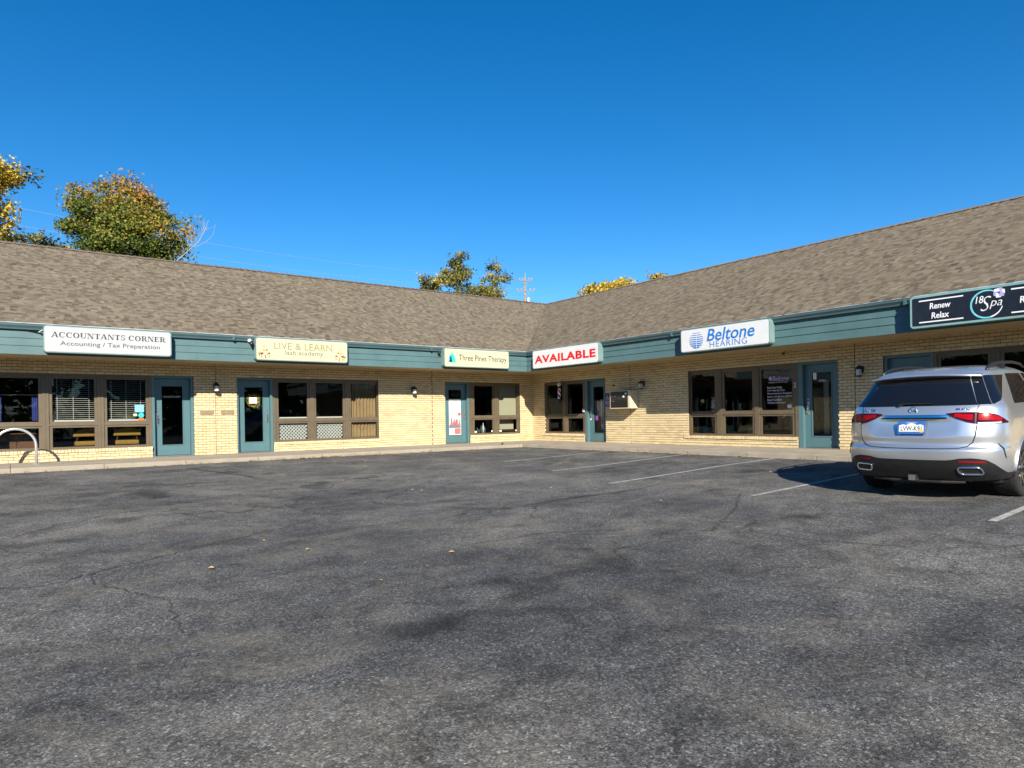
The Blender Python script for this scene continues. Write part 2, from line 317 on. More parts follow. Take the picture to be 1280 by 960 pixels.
def serif_raw(body):
    """thick-and-thin capitals with bracketless serifs"""
    V, F = [], []
    def rect(x0, x1, y0, y1, sk=0.0):
        i = len(V); V.extend([(x0, y0), (x1, y0), (x1 + sk, y1), (x0 + sk, y1)]); F.append((i, i + 1, i + 2, i + 3))
    def arc(cx, cy, rx, ry, a0, a1, tk, tn, n_=18):
        i = len(V)
        for k in range(n_ + 1):
            a = math.radians(a0 + (a1 - a0) * k / n_); V.append((cx + rx * math.cos(a), cy + ry * math.sin(a))); V.append((cx + (rx - tk) * math.cos(a), cy + (ry - tn) * math.sin(a)))
        for k in range(n_):
            q = (i + 2 * k, i + 2 * k + 2, i + 2 * k + 3, i + 2 * k + 1); F.append(q if a1 > a0 else tuple(reversed(q)))
    x = 0.0; T, t_, S = .20, .085, .075
    for ch in body:
        if ch == ' ': x += .42; continue
        if ch == 'A':
            rect(x, x + t_, 0, 1, .40); rect(x + .66, x + .66 + T, 0, 1, -.30); rect(x + .17, x + .64, .28, .34); rect(x - .07, x + .20, 0, S); rect(x + .56, x + .92, 0, S); x += 1.0
        elif ch in 'CO':
            arc(x + .44, .5, .44, .52, 90, 270, T, t_)
            if ch == 'O': arc(x + .44, .5, .44, .52, -90, 90, T, t_); x += 1.0
            else: arc(x + .44, .5, .40, .52, 90, 35, .07, t_); arc(x + .44, .5, .40, .52, -90, -35, .07, t_); rect(x + .74, x + .80, .68, 1.0); x += .98
        elif ch == 'U':
            rect(x + .08, x + .08 + T, .3, 1); arc(x + .43, .33, .35, .35, 180, 360, .11, t_); rect(x + .725, x + .78, .3, 1); rect(x - .02, x + .35, 1 - S, 1); rect(x + .62, x + .88, 1 - S, 1); x += 1.0
        elif ch == 'N':
            rect(x + .10, x + .155, 0, 1); rect(x + .66, x + .66 + T + .02, 0, 1, -.56); rect(x + .78, x + .835, 0, 1); rect(x, x + .27, 0, S); rect(x - .02, x + .2, 1 - S, 1); rect(x + .66, x + .93, 1 - S, 1); x += 1.04
        elif ch == 'T':
            rect(x + .32, x + .32 + T, 0, 1); rect(x + .02, x + .80, 1 - S, 1); rect(x + .02, x + .07, .72, 1); rect(x + .75, x + .80, .72, 1); rect(x + .22, x + .60, 0, S); x += .92
        elif ch == 'S':
            arc(x + .33, .75, .28, .27, 20, 270, .09, t_); arc(x + .33, .26, .31, .28, 90, -160, .12, t_); rect(x + .54, x + .59, .70, 1.0); rect(x + .03, x + .08, 0, .3); x += .76
        elif ch in 'RE':
            rect(x + .10, x + .10 + T, 0, 1); rect(x, x + .38, 0, S)
            if ch == 'E': rect(x, x + .72, 1 - S, 1); rect(x, x + .74, 0, S); rect(x + .68, x + .72, .72, 1); rect(x + .70, x + .74, 0, .3); rect(x + .2, x + .52, .49, .54); rect(x + .48, x + .52, .38, .66); x += .88
            else: rect(x, x + .45, 1 - S, 1); rect(x + .2, x + .45, .47, .52); arc(x + .42, .735, .34, .265, -90, 90, .15, t_); rect(x + .62, x + .62 + T, 0, .5, -.2); rect(x + .74, x + .95, 0, S); x += .98
    return [(a, b_, 0) for a, b_ in V], F
def round_rect(a0, a1, b0, b1, r, n_=5):
    pts = []
    for cx, cy, s0 in ((a1 - r, b1 - r, 0), (a0 + r, b1 - r, 90), (a0 + r, b0 + r, 180), (a1 - r, b0 + r, 270)):
        for k in range(n_ + 1):
            an = math.radians(s0 + 90 * k / n_); pts.append((cx + r * math.cos(an), cy + r * math.sin(an)))
    return pts
def wframe(w): return lambda a, b_, c: P(w, a, c, b_)

# ------------------------------------------------------------------ ground, lot, pavement
CURB = 2.35
def lot_z(x, y):
    a, b_ = -x - CURB, -y - CURB; k = 3.0; h = max(k - abs(a - b_), 0) / k; d = min(a, b_) - h * h * k / 4
    return -.10 - .034 * min(max(d, 0), 15.0)
mb = MB(); mb.quad((-1500, -1500, -.75), (1500, -1500, -.75), (1500, 1500, -.75), (-1500, 1500, -.75))
tag(mb.build('ground', 'dry_ground'), kind='structure')
xs = [-75, -60, -48, -38] + [-32 + .5 * i for i in range(65)] + [4, 14, 24]
ys = [-80, -60, -48, -40] + [-36 + .5 * i for i in range(73)] + [4, 14, 24]
mb = MB(); mb.grid([[(x, y, lot_z(x, y) + .012 * math.sin(x * .9 + y * .35) * math.sin(y * .7 - x * .2) * min(1, max(0, min(-x - 3.2, -y - 3.2)))) for x in xs] for y in ys])
lot = tag(mb.build('parking_lot', 'asphalt', smooth=True), kind='structure')
def drape(pts, width, name, mat, lift=.005, jag=0.0, step=.12):
    """thin strip lying on the lot along a path"""
    path = []
    for (x0, y0), (x1, y1) in zip(pts, pts[1:]):
        n_ = max(1, int(math.hypot(x1 - x0, y1 - y0) / step))
        for k in range(n_): path.append((x0 + (x1 - x0) * k / n_, y0 + (y1 - y0) * k / n_))
    path.append(pts[-1]); rows = []
    for i, (x, y) in enumerate(path):
        a, b_ = path[max(0, i - 1)], path[min(len(path) - 1, i + 1)]; dx, dy = b_[0] - a[0], b_[1] - a[1]; q = math.hypot(dx, dy) or 1; nx, ny = -dy / q, dx / q
        j = random.uniform(-jag, jag); wd = width * (random.uniform(.45, 1.3) if jag else 1) / 2
        rows.append([(x + nx * (j - wd), y + ny * (j - wd)), (x + nx * (j + wd), y + ny * (j + wd))])
    def zz(x, y): return lot_z(x, y) + .012 * math.sin(x * .9 + y * .35) * math.sin(y * .7 - x * .2) * min(1, max(0, min(-x - 3.2, -y - 3.2))) + lift
    m_ = MB(); m_.grid([[(x, y, zz(x, y)) for x, y in r] for r in rows]); return m_.build(name, mat, lot)
for y, x0, x1 in ((-6.5, -6.2, -2.5), (-9.25, -6.9, -2.5), (-11.75, -7.7, -2.5), (-14.52, -7.55, -2.5), (-17.55, -7.7, -2.5), (-20.4, -7.6, -2.5)):
    drape([(x0, y), (x1, y)], .085, 'painted_stripe', 'stripe_paint', .008, step=.3)
for pts in ([(-17.6, -12.6), (-16.3, -13.04), (-16.05, -13.16), (-15.85, -13.09), (-15.62, -12.89), (-15.27, -12.74), (-14.75, -12.44), (-14.2, -12.17), (-13.2, -11.6), (-12.4, -10.9)],
            [(-15.62, -12.89), (-15.62, -13.32), (-15.50, -13.62), (-15.2, -14.3), (-15.3, -15.2)], [(-12.9, -3.94), (-12.35, -5.46), (-12.25, -6.55), (-11.6, -7.6)],
            [(-10.9, -12.3), (-10.17, -12.55), (-9.52, -12.51), (-8.84, -12.59), (-8.01, -12.67), (-6.9, -12.4)], [(-10.05, -8.29), (-8.16, -8.32), (-6.65, -8.67), (-5.4, -8.3)],
            [(-7.31, -14.15), (-8.58, -14.96), (-9.39, -15.35), (-10.06, -15.67)], [(-12.2, -14.2), (-11.3, -14.35), (-10.6, -14.9)]):
    drape(pts, .020, 'crack', 'crack_dust', .004, jag=.03, step=.045)

for pts in ([(-12.9, -3.6), (-12.35, -5.46), (-12.25, -6.0)], [(-9.9, -12.53), (-9.52, -12.51), (-8.84, -12.59), (-8.2, -12.65)], [(-14.6, -6.2), (-13.6, -6.5), (-12.8, -6.45)]):
    drape(pts, .045, 'tar_seal', 'crack_dark', .006, jag=.012, step=.06)
mb = MB()
mb.box(-30, 0, -CURB + .004, 0, -.35, -.012); mb.box(-CURB + .004, 0, -30, -CURB + .004, -.35, -.012)
walk = tag(mb.build('sidewalk', 'concrete_joint'), kind='structure')
t = -30.0
while t < -CURB - .05:
    L_ = min(1.72, -CURB - t); h = random.uniform(-.003, .004)
    m_ = MB(); m_.box(t + .005, t + L_ - .005, -CURB, -.002, -.28, h); m_.build('slab', 'concrete', walk, bevel=.012); t += L_
m_ = MB(); m_.box(-CURB + .005, -.002, -CURB + .005, -.002, -.28, 0.0); m_.build('slab', 'concrete', walk)
t = -CURB
while t > -30:
    h = random.uniform(-.003, .004); m_ = MB(); m_.box(-CURB, -.002, t - 1.715, t - .005, -.28, h); m_.build('slab', 'concrete', walk, bevel=.012); t -= 1.72
# dry leaves blown against the kerb
m_ = MB()
for _ in range(900):
    if random.random() < .55: x, y = random.choice([random.uniform(-17, -3), random.gauss(-8.5, 1.6)]), -CURB - abs(random.gauss(0, .09)) - .02
    elif random.random() < .75: x, y = -CURB - abs(random.gauss(0, .10)) - .02, random.choice([random.uniform(-18, -4), random.gauss(-8.3, 1.0)])
    else: x, y = random.uniform(-15, -3), random.uniform(-15, -3)
    s_ = random.uniform(.012, .035); a = random.uniform(0, 6.3); z = lot_z(x, y) + random.uniform(.014, .03)
    c_, d_ = math.cos(a) * s_, math.sin(a) * s_
    m_.quad((x - c_, y - d_, z), (x + d_ * .6, y - c_ * .6, z + .006), (x + c_, y + d_, z), (x - d_ * .6, y + c_ * .6, z + .012))
tag(m_.build('leaf_litter', 'leaf_litter'), 'dry yellow leaf litter blown along the kerb edge', 'leaves', kind='stuff')

# ------------------------------------------------------------------ the building
BLD = empty('office_building', (0, 0, 0), 'tan brick L-shaped single-storey office strip with shingle roof and teal fascia', 'building')
HD, SILL, SOF = 2.205, .292, 2.56
OPEN = {'L': [('win', -16.70, -13.17), ('door', -13.17, -12.13), ('door', -10.98, -9.94), ('win', -9.94, -6.52), ('door', -3.97, -2.93), ('win', -2.93, -.64)],
        'R': [('win', .70, 2.90), ('door', 2.90, 3.95), ('win', 7.44, 10.90), ('door', 10.90, 11.96), ('door', 13.02, 14.06), ('win', 14.06, 17.55)]}
JOINT = {'L': [-11.56, -4.48, -18.3], 'R': [5.10, 12.37, 18.6]}
TR = {'L': (-24.0, 0.0), 'R': (0.0, 24.0)}
CH, BL = .0735, .203
def rects(w):
    r = []
    for k, a, b_ in OPEN[w]: r.append((a, b_, SILL if k == 'win' else -1, HD))
    return r
brick_meshes = []
for k in range(7):
    m_ = MB(); tn = k / 6
    m_.hexa([(-.0965, .09, -.0303), (.0965, .09, -.0303), (.0965, .09, .0303), (-.0965, .09, .0303), (-.0965, 0, -.0303), (.0965, 0, -.0303), (.0965, 0, .0303), (-.0965, 0, .0303)], tn, skip=(0,))
    m_.t = [tn] * len(m_.f); brick_meshes.append(m_.mesh('brick', 'brick', (0, 0, 0), True))
cand = []; rest = {'L': MB(), 'R': MB()}; WALL = {}
for w in 'LR':
    R_ = rects(w); t0, t1 = TR[w]
    ts = sorted({t0, t1} | {a for r in R_ for a in r[:2]}); mb = MB()
    for a, b_ in zip(ts, ts[1:]):
        mid = (a + b_) / 2; hit = [r for r in R_ if r[0] < mid < r[1]]
        spans = [(-.3, 2.9)] if not hit else [(HD + .0, 2.9)] + ([(-.3, SILL - .085)] if hit[0][2] > 0 else [])
        for z0, z1 in spans: mb.wbox(w, a, b_, -.28, -.015, z0, z1)
    WALL[w] = mb.build('brick_wall', 'mortar', BLD)
    nrow = int(SOF / CH) + 1
    for i in range(nrow):
        z0 = i * CH + .0065; z1 = min((i + 1) * CH - .0065, SOF + .02); zc = (z0 + z1) / 2
        cuts = [(a - .0, b_ + .0) for a, b_, lo, hi in R_ if (z1 > (lo - .075 if lo > 0 else lo) and z0 < hi - .01)] + [(j - .008, j + .008) for j in JOINT[w]]
        t = t0 + (BL / 2 if i % 2 else 0) - BL
        while t < t1:
            segs = [(max(t + .005, t0), min(t + BL - .005, t1))]
            for ca, cb in cuts:
                ns = []
                for a, b_ in segs:
                    if cb <= a or ca >= b_: ns.append((a, b_)); continue
                    if a < ca: ns.append((a, ca))
                    if cb < b_: ns.append((cb, b_))
                segs = ns
            for a, b_ in segs:
                if b_ - a < .02: continue
                tone = min(1, max(0, random.gauss(.5, .22))); dz = random.uniform(-.0012, .0012); do = random.uniform(-.002, .002)
                full = b_ - a > .185 and z1 - z0 > .06
                pc = P(w, (a + b_) / 2, 0, zc); sx, sy = screen(pc)
                if full and 2 < sx < 1278 and not (w == 'R' and sx > 1062 and zc < 1.95): cand.append((depth(pc), w, (a + b_) / 2, zc + dz, do, tone))
                else: rest[w].wbox(w, a, b_, -.09, do, z0 + dz, z1 + dz, tone, skip=(0,))
            t += BL
cand.sort()
for i, (d, w, t, z, do, tone) in enumerate(cand):
    if i < 300:
        ob = bpy.data.objects.new('brick', brick_meshes[int(round(tone * 6))]); COL.objects.link(ob); ob.parent = WALL[w]; ob.location = P(w, t, do, z)
        if w == 'R': ob.rotation_euler = (0, 0, -math.pi / 2)
    else: rest[w].wbox(w, t - .0965, t + .0965, -.09, do, z - .0303, z + .0303, tone, skip=(0,))
for w in 'LR': tag(rest[w].build('brick_courses', 'brick', WALL[w], tones=True), kind='stuff')
# rowlock sills: bricks on edge, set proud
for w, a, b_ in (('L', -16.70, -13.17), ('L', -9.94, -6.50), ('L', -2.93, -.60), ('R', .55, 2.90), ('R', 7.26, 10.90), ('R', 14.06, 17.7)):
    mb = MB(); n_ = int((b_ - a) / .0735); st = (b_ - a) / n_
    for k in range(n_): mb.wbox(w, a + k * st + .005, a + (k + 1) * st - .005, -.10, .028 + random.uniform(-.003, .003), SILL - .083, SILL - .004 + random.uniform(-.002, .002), min(1, max(0, random.gauss(.55, .2))))
    tag(mb.build('brick_sill', 'brick', WALL[w], tones=True), kind='stuff')
    mb = MB(); mb.wbox(w, a + .002, b_ - .002, -.10, .018, SILL - .082, SILL - .009); mb.build('sill_mortar', 'mortar', WALL[w])
# soffit, fascia boards, gutter, drip edge
FO = 1.30; END = 24.5
mb = MB()
mb.quad((-END, -FO, SOF), (-FO, -FO, SOF), (0, 0, SOF), (-END, 0, SOF)); mb.quad((-FO, -FO, SOF), (-FO, -END, SOF), (0, -END, SOF), (0, 0, SOF))
mb.quad((-END, -FO, SOF + .03), (-END, 0, SOF + .03), (0, 0, SOF + .03), (-FO, -FO, SOF + .03)); mb.quad((-FO, -FO, SOF + .03), (0, 0, SOF + .03), (0, -END, SOF + .03), (-FO, -END, SOF + .03))
mb.build('soffit', 'soffit_paint', BLD)
for w in 'LR':
    for i, (z0, z1) in enumerate(((2.552, 2.762), (2.752, 2.937), (2.927, 3.15))):
        step = 6.1 if i != 1 else 4.9; tt = -END if w == 'L' else FO
        ends = (-END, -FO) if w == 'L' else (FO, END); a = ends[0]
        while a < ends[1] - .01:
            b_ = min(a + step, ends[1]); mb = MB(); o0 = FO - .02; ga = .0015
            mb.hexa([P(w, a + ga, o0, z0), P(w, b_ - ga, o0, z0), P(w, b_ - ga, o0, z1), P(w, a + ga, o0, z1), P(w, a + ga, FO + .020, z0), P(w, b_ - ga, FO + .020, z0), P(w, b_ - ga, FO + .004, z1), P(w, a + ga, FO + .004, z1)])
            mb.build('fascia_board', 'teal_paint', BLD); a = b_
    # K-style gutter
    prof = [(FO + .012, 3.115), (FO + .075, 3.115), (FO + .085, 3.15), (FO + .12, 3.20), (FO + .125, 3.248), (FO + .112, 3.248), (FO + .108, 3.205), (FO + .07, 3.155), (FO + .065, 3.125), (FO + .012, 3.125)]
    ends = (-END, -1) if w == 'L' else (1, END); mb = MB()
    def gp(o_, z_, e):   # mitre at the inner corner
        tv = ends[e] if (w == 'L' and e == 0) or (w == 'R' and e == 1) else (-o_ if w == 'L' else o_)
        return P(w, tv, o_, z_)
    for (oa, za), (ob_, zb) in zip(prof, prof[1:] + prof[:1]): mb.quad(gp(oa, za, 0), gp(oa, za, 1), gp(ob_, zb, 1), gp(ob_, zb, 0))
    g_ = mb.build('gutter', 'gutter_paint', BLD)
    mb = MB(); 
    for (oa, za), (ob_, zb) in (((FO + .02, 3.252), (FO + .135, 3.252)), ((FO + .135, 3.252), (FO + .135, 3.266)), ((FO + .135, 3.266), (FO + .02, 3.266))):
        mb.quad(gp(oa, za, 0), gp(oa, za, 1), gp(ob_, zb, 1), gp(ob_, zb, 0))
    mb.build('drip_edge', 'drip_edge', BLD)
    tt = ends[0] + .9
    while tt < ends[1] - 2:
        mb = MB(); mb.wbox(w, tt - .03, tt + .03, FO + .016, FO + .128, 3.111, 3.2505); mb.build('gutter_joint', 'gutter_paint', BLD, bevel=.004); tt += 3.05
# roof decks + shingles
EO, EZ, KR, RZ = 1.44, 3.268, 4.707, 6.39
pitch = (RZ - EZ) / (KR + EO); SL = math.hypot(RZ - EZ, KR + EO); ca = (KR + EO) / SL; sa = (RZ - EZ) / SL
def roofP(w, t, s, lift=0.0):  # s metres up the slope
    o = EO - s * ca; z = EZ + s * sa; return P(w, t, o - lift * sa, z + lift * ca)
def valley(s): return EO - s * ca      # |t| of the valley at slope distance s
EXP = .122; NR = int(SL / EXP)
cs = []
for w in 'LR':
    mb = MB()
    if w == 'L':
        mb.quad(P('L', -END, EO, EZ), P('L', -EO, EO, EZ), P('L', KR, -KR, RZ), P('L', -END, -KR, RZ))
        mb.quad((-END, KR, RZ), (KR, KR, RZ), (KR * 2 + EO, KR * 2 + EO, EZ), (-END, KR * 2 + EO, EZ))
        mb.quad((-END, -EO, EZ), (-END, KR, RZ), (-END, 2 * KR + EO, EZ))
    else:
        mb.quad(P('R', EO, EO, EZ), P('R', END, EO, EZ), P('R', END, -KR, RZ), P('R', -KR, -KR, RZ))
        mb.quad((KR, KR, RZ), (KR, -END, RZ), (KR * 2 + EO, -END, EZ), (KR * 2 + EO, KR * 2 + EO, EZ))
        mb.quad((-EO, -END, EZ), (KR * 2 + EO, -END, EZ), (KR, -END, RZ))
    roof = mb.build('roof', 'ridge_cap', BLD)
    st = MB()
    for i in range(NR + 1):
        s0 = i * EXP; s1 = min(s0 + EXP * 1.25, SL)
        t = (-END if w == 'L' else -KR) + random.uniform(0, .2); lim = (-valley(s0 + EXP * .5) if w == 'L' else END)
        prev = 0
        while t < lim:
            wd = random.choice((.08, .095, .11, .13, .155, .18)); a, b_ = t, t + wd; t = b_
            if w == 'L': b_ = min(b_, -valley(s0 + .5 * EXP) - .004)
            else: a = max(a, valley(s0 + .5 * EXP) + .004)
            if b_ - a < .02: continue
            prev = 1 - prev; th = .016 if prev and random.random() < .8 else .008; tone = min(1, max(0, (random.gauss(.58, .14) if th > .01 else random.gauss(.44, .15))))
            off = random.uniform(-.006, .006)
            pc = roofP(w, (a + b_) / 2, s0 + .07); sx, sy = screen(pc)
            rec = (w, a, b_, s0 + off, s1, th, tone)
            if 3 < sx < 1277 and b_ - a > .075: cs.append((depth(pc) * (1 if w == 'L' else .94), rec, roof))
            else: cs.append((1e6, rec, roof))
def shingle(mb, rec):
    w, a, b_, s0, s1, th, tone = rec
    mb.hexa([roofP(w, a, s0, .001), roofP(w, b_, s0, .001), roofP(w, b_, s1, .0005), roofP(w, a, s1, .0005), roofP(w, a, s0, th + .002), roofP(w, b_, s0, th + .002), roofP(w, b_, s1, .004), roofP(w, a, s1, .004)], tone, skip=(0, 4))
cs.sort(key=lambda q: q[0]); joined = {}
for i, (d, rec, roof) in enumerate(cs):
    if i < 300:
        mb = MB(); shingle(mb, rec); mb.build('shingle', 'shingle', roof, tones=True)
    else: shingle(joined.setdefault(roof, MB()), rec)
for roof, mb in joined.items(): tag(mb.build('shingle_courses', 'shingle', roof, tones=True), kind='stuff')
mb = MB()
for w in 'LR':
    t = -END if w == 'L' else -KR
    while t < (KR if w == 'L' else END):
        h = random.uniform(0, .012); e = .30
        for sgn in (1, -1):
            A = [P(w, t, -KR + 0, RZ + .035 + h), P(w, t + e, -KR, RZ + .016), P(w, t + e, -KR + sgn * .15, RZ - .15 * pitch + .016), P(w, t, -KR + sgn * .15, RZ - .15 * pitch + .033 + h)]
            mb.quad(*(A if sgn > 0 else reversed(A)))
        t += .21
tag(mb.build('ridge_caps', 'ridge_cap', roof), kind='stuff')
# back and end walls, interior shell
mb = MB()
mb.box(-24, 9.4, 9.2, 9.45, -.3, 3.3); mb.box(9.2, 9.45, -24, 9.2, -.3, 3.3); mb.box(-24.25, -24, 0, 9.45, -.3, 3.3); mb.box(0, 9.45, -24.25, -24, -.3, 3.3)
mb.build('back_wall', 'soffit_paint', BLD)
mb = MB()
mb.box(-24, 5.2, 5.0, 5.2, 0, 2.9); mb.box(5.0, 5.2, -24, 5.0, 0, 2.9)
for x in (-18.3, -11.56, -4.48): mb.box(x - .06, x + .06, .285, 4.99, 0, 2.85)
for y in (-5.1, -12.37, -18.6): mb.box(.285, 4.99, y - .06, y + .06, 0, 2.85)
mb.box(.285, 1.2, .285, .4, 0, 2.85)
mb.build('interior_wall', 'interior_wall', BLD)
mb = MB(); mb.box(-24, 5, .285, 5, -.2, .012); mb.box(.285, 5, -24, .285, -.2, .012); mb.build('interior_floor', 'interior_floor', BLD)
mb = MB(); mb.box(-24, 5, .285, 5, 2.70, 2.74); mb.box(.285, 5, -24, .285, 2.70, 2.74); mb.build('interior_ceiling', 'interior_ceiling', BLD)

# windows
def ring(mb, w, a, b_, z0, z1, wd, o0, o1, wb=None, wt=None):
    wb = wb or wd; wt = wt or wd
    mb.wbox(w, a, a + wd, o0, o1, z0, z1); mb.wbox(w, b_ - wd, b_, o0, o1, z0, z1)
    mb.wbox(w, a + wd, b_ - wd, o0, o1, z0, z0 + wb); mb.wbox(w, a + wd, b_ - wd, o0, o1, z1 - wt, z1)
def window(w, a, b_, ga, gb, stool=False, mat='window_brown'):
    """one framed bay: fixed upper light over a small lower light"""
    mb = MB(); ta, tb = ga - a, b_ - gb
    mb.wbox(w, a + .002, a + ta * .5, -.17, -.045, SILL, HD); mb.wbox(w, b_ - tb * .5, b_ - .002, -.17, -.045, SILL, HD)
    mb.wbox(w, a + ta * .5, b_ - tb * .5, -.17, -.05, SILL, SILL + .028); mb.wbox(w, a + ta * .5, b_ - tb * .5, -.17, -.05, HD - .05, HD - .002); mb.wbox(w, a + ta * .5, b_ - tb * .5, -.17, -.05, .893, .945)
    win_ = mb.build('window', mat, BLD)
    for z0, z1, g0, g1 in ((.945, HD - .05, 1.0, 2.085), (SILL + .028, .893, .352, .842)):
        m2 = MB(); i0, i1 = a + ta * .5, b_ - tb * .5
        m2.wbox(w, i0 + .001, ga, -.14, -.068, z0, z1); m2.wbox(w, gb, i1 - .001, -.14, -.068, z0, z1); m2.wbox(w, ga, gb, -.14, -.068, z0, g0); m2.wbox(w, ga, gb, -.14, -.068, g1, z1)
        m2.build('sash', mat, win_)
        m2 = MB(); m2.quad(P(w, ga - .005, -.105, g0 - .005), P(w, gb + .005, -.105, g0 - .005), P(w, gb + .005, -.105, g1 + .005), P(w, ga - .005, -.105, g1 + .005)); m2.build('pane', 'window_glass', win_)
    if stool:
        m2 = MB(); m2.wbox(w, ga - .03, gb + .03, -.36, -.142, .965, 1.035); m2.build('interior_sill', 'white_paint', win_)
    return win_
WINS = {}
for nm, w, edges, stools in (('1', 'L', [(-16.70, -16.565, -15.67, -15.53), (-15.53, -15.39, -14.49, -14.35), (-14.35, -14.21, -13.31, -13.17)], (0, 1, 1)),
                             ('2', 'L', [(-9.94, -9.77, -8.885, -8.75), (-8.75, -8.61, -7.725, -7.59), (-7.59, -7.455, -6.555, -6.52 + .0)], (1, 1, 0)),
                             ('3', 'L', [(-2.93, -2.69, -1.87, -1.72), (-1.72, -1.57, -.735, -.64)], (0, 0)),
                             ('4', 'R', [(.70, .80, 1.66, 1.79), (1.79, 1.93, 2.76, 2.90)], (0, 0)),
                             ('5', 'R', [(7.44, 7.51, 8.33, 8.48), (8.48, 8.65, 9.55, 9.69), (9.69, 9.83, 10.72, 10.90)], (0, 0, 0)),
                             ('6', 'R', [(14.06, 14.2, 15.08, 15.22), (15.22, 15.36, 16.24, 16.38), (16.38, 16.52, 17.4, 17.55)], (0, 0, 0))):
    WINS[nm] = [window(w, e[0], e[3], e[1], e[2], stool=s_) for e, s_ in zip(edges, stools)]
# doors
def door(w, a, b_, hinge, jl=.07, jr=.07, fo=-.045):
    fr_ = MB(); fr_.wbox(w, a + .002, a + jl, -.24, fo, 0.0, HD - .002); fr_.wbox(w, b_ - jr, b_ - .002, -.24, fo, 0.0, HD - .002); fr_.wbox(w, a + jl, b_ - jr, -.24, fo, HD - .06, HD - .002)
    fr_.build('door_frame', 'teal_door', BLD)
    la, lb = a + jl + .004, b_ - jr - .004; st = .165; g0, g1 = .30, 1.95
    m2 = MB(); of, ob_ = -.165, -.21
    for q in ((la, la + st, .03, HD - .065), (lb - st, lb, .03, HD - .065), (la + st, lb - st, .03, g0), (la + st, lb - st, g1, HD - .065)): m2.wbox(w, q[0], q[1], ob_, of, q[2], q[3])
    d_ = m2.build('door', 'teal_door', BLD)
    m2 = MB(); ring(m2, w, la + st - .002, lb - st + .002, g0 - .002, g1 + .002, .022, ob_ + .005, of + .012); m2.build('glazing_bead', 'teal_door', d_)
    m2 = MB(); m2.quad(P(w, la + st, -.188, g0), P(w, lb - st, -.188, g0), P(w, lb - st, -.188, g1), P(w, la + st, -.188, g1)); m2.build('pane', 'window_glass', d_)
    hx = la + .075 if hinge == 'r' else lb - .075
    m2 = MB(); m2.wbox(w, hx - .03, hx + .03, of, of + .006, .86, 1.20); m2.build('handle_plate', 'brushed_steel', d_, bevel=.002)
    m2 = MB(); m2.tube([P(w, hx, of + .004, .91), P(w, hx, of + .05, .92), P(w, hx, of + .055, .98), P(w, hx, of + .055, 1.06), P(w, hx, of + .05, 1.12), P(w, hx, of + .004, 1.13)], .011, 8); m2.build('handle', 'chrome', d_, smooth=True)
    m2 = MB(); m2.lathe(P(w, hx, of, 1.26), [(.001, -.012), (.02, -.012), (.022, 0), (.022, .002)][::-1], 12, 'Y' if w == 'L' else 'X'); m2.build('lock', 'brushed_steel', d_)
    m2 = MB(); m2.wbox(w, a + .01, b_ - .01, -.24, -.03, .001, .022); m2.build('threshold', 'brushed_steel', d_)
    return d_
D1 = door('L', -13.17, -12.13, 'r'); D2 = door('L', -10.98, -9.94, 'l', .055, .075); D3 = door('L', -3.97, -2.93, 'l', .05, .08)
D4 = door('R', 2.90, 3.95, 'r', .11, .06); D5 = door('R', 10.90, 11.96, 'r', .12, .06); D6 = door('R', 13.02, 14.06, 'r', .07, .07)
word('2', wframe('R'), 10.81, 1.64, .06, .12, -.044, 'letter_white', WINS['5'][2], name='unit_number', offset=-.01)

# ------------------------------------------------------------------ sign boxes
SF = FO + .24
def sign_box(w, a, b_, z0, z1, label, face, frame='sign_frame', rim=.022, cname='sign_board', ro=0.07):
    e = empty(cname, P(w, (a + b_) / 2, FO + .02, z0), label, 'sign', 'illuminated box signs on the fascia')
    o = round_rect(a, b_, z0, z1, ro); m2 = MB(); m2.poly([P(w, p[0], FO + .022, p[1]) for p in o], WO(w) * (SF - FO - .022)); m2.build('cabinet', frame, e)
    o = round_rect(a + rim, b_ - rim, z0 + rim, z1 - rim, max(.01, ro - rim)); m2 = MB(); m2.poly([P(w, p[0], SF - .004, p[1]) for p in o], WO(w) * .010); m2.build('face', face, e)
    return e
def fr_in(a, b_, z0, z1, fx, fy): return a + (b_ - a) * fx, z1 - (z1 - z0) * fy
Z0, Z1 = 2.598, 3.222
FA = SF + .006
# accountants
A = (-15.60, -12.94, Z0, Z1); e = sign_box('L', *A, 'white box sign with charcoal serif lettering above the chairs and blinds windows', 'white_vinyl_dimmed')
v_, f_ = serif_raw('ACCOUNTANTS CORNER'); cx, cz = fr_in(*A, .503, .33); lettering(v_, f_, wframe('L'), cx, cz, 2.66 * .895, .625 * .205, FA, 'letter_charcoal', e)
cx, cz = fr_in(*A, .51, .665); word('Accounting / Tax Preparation', wframe('L'), cx, cz, 2.66 * .78, .625 * .21, FA, 'letter_grey', e, offset=.004)
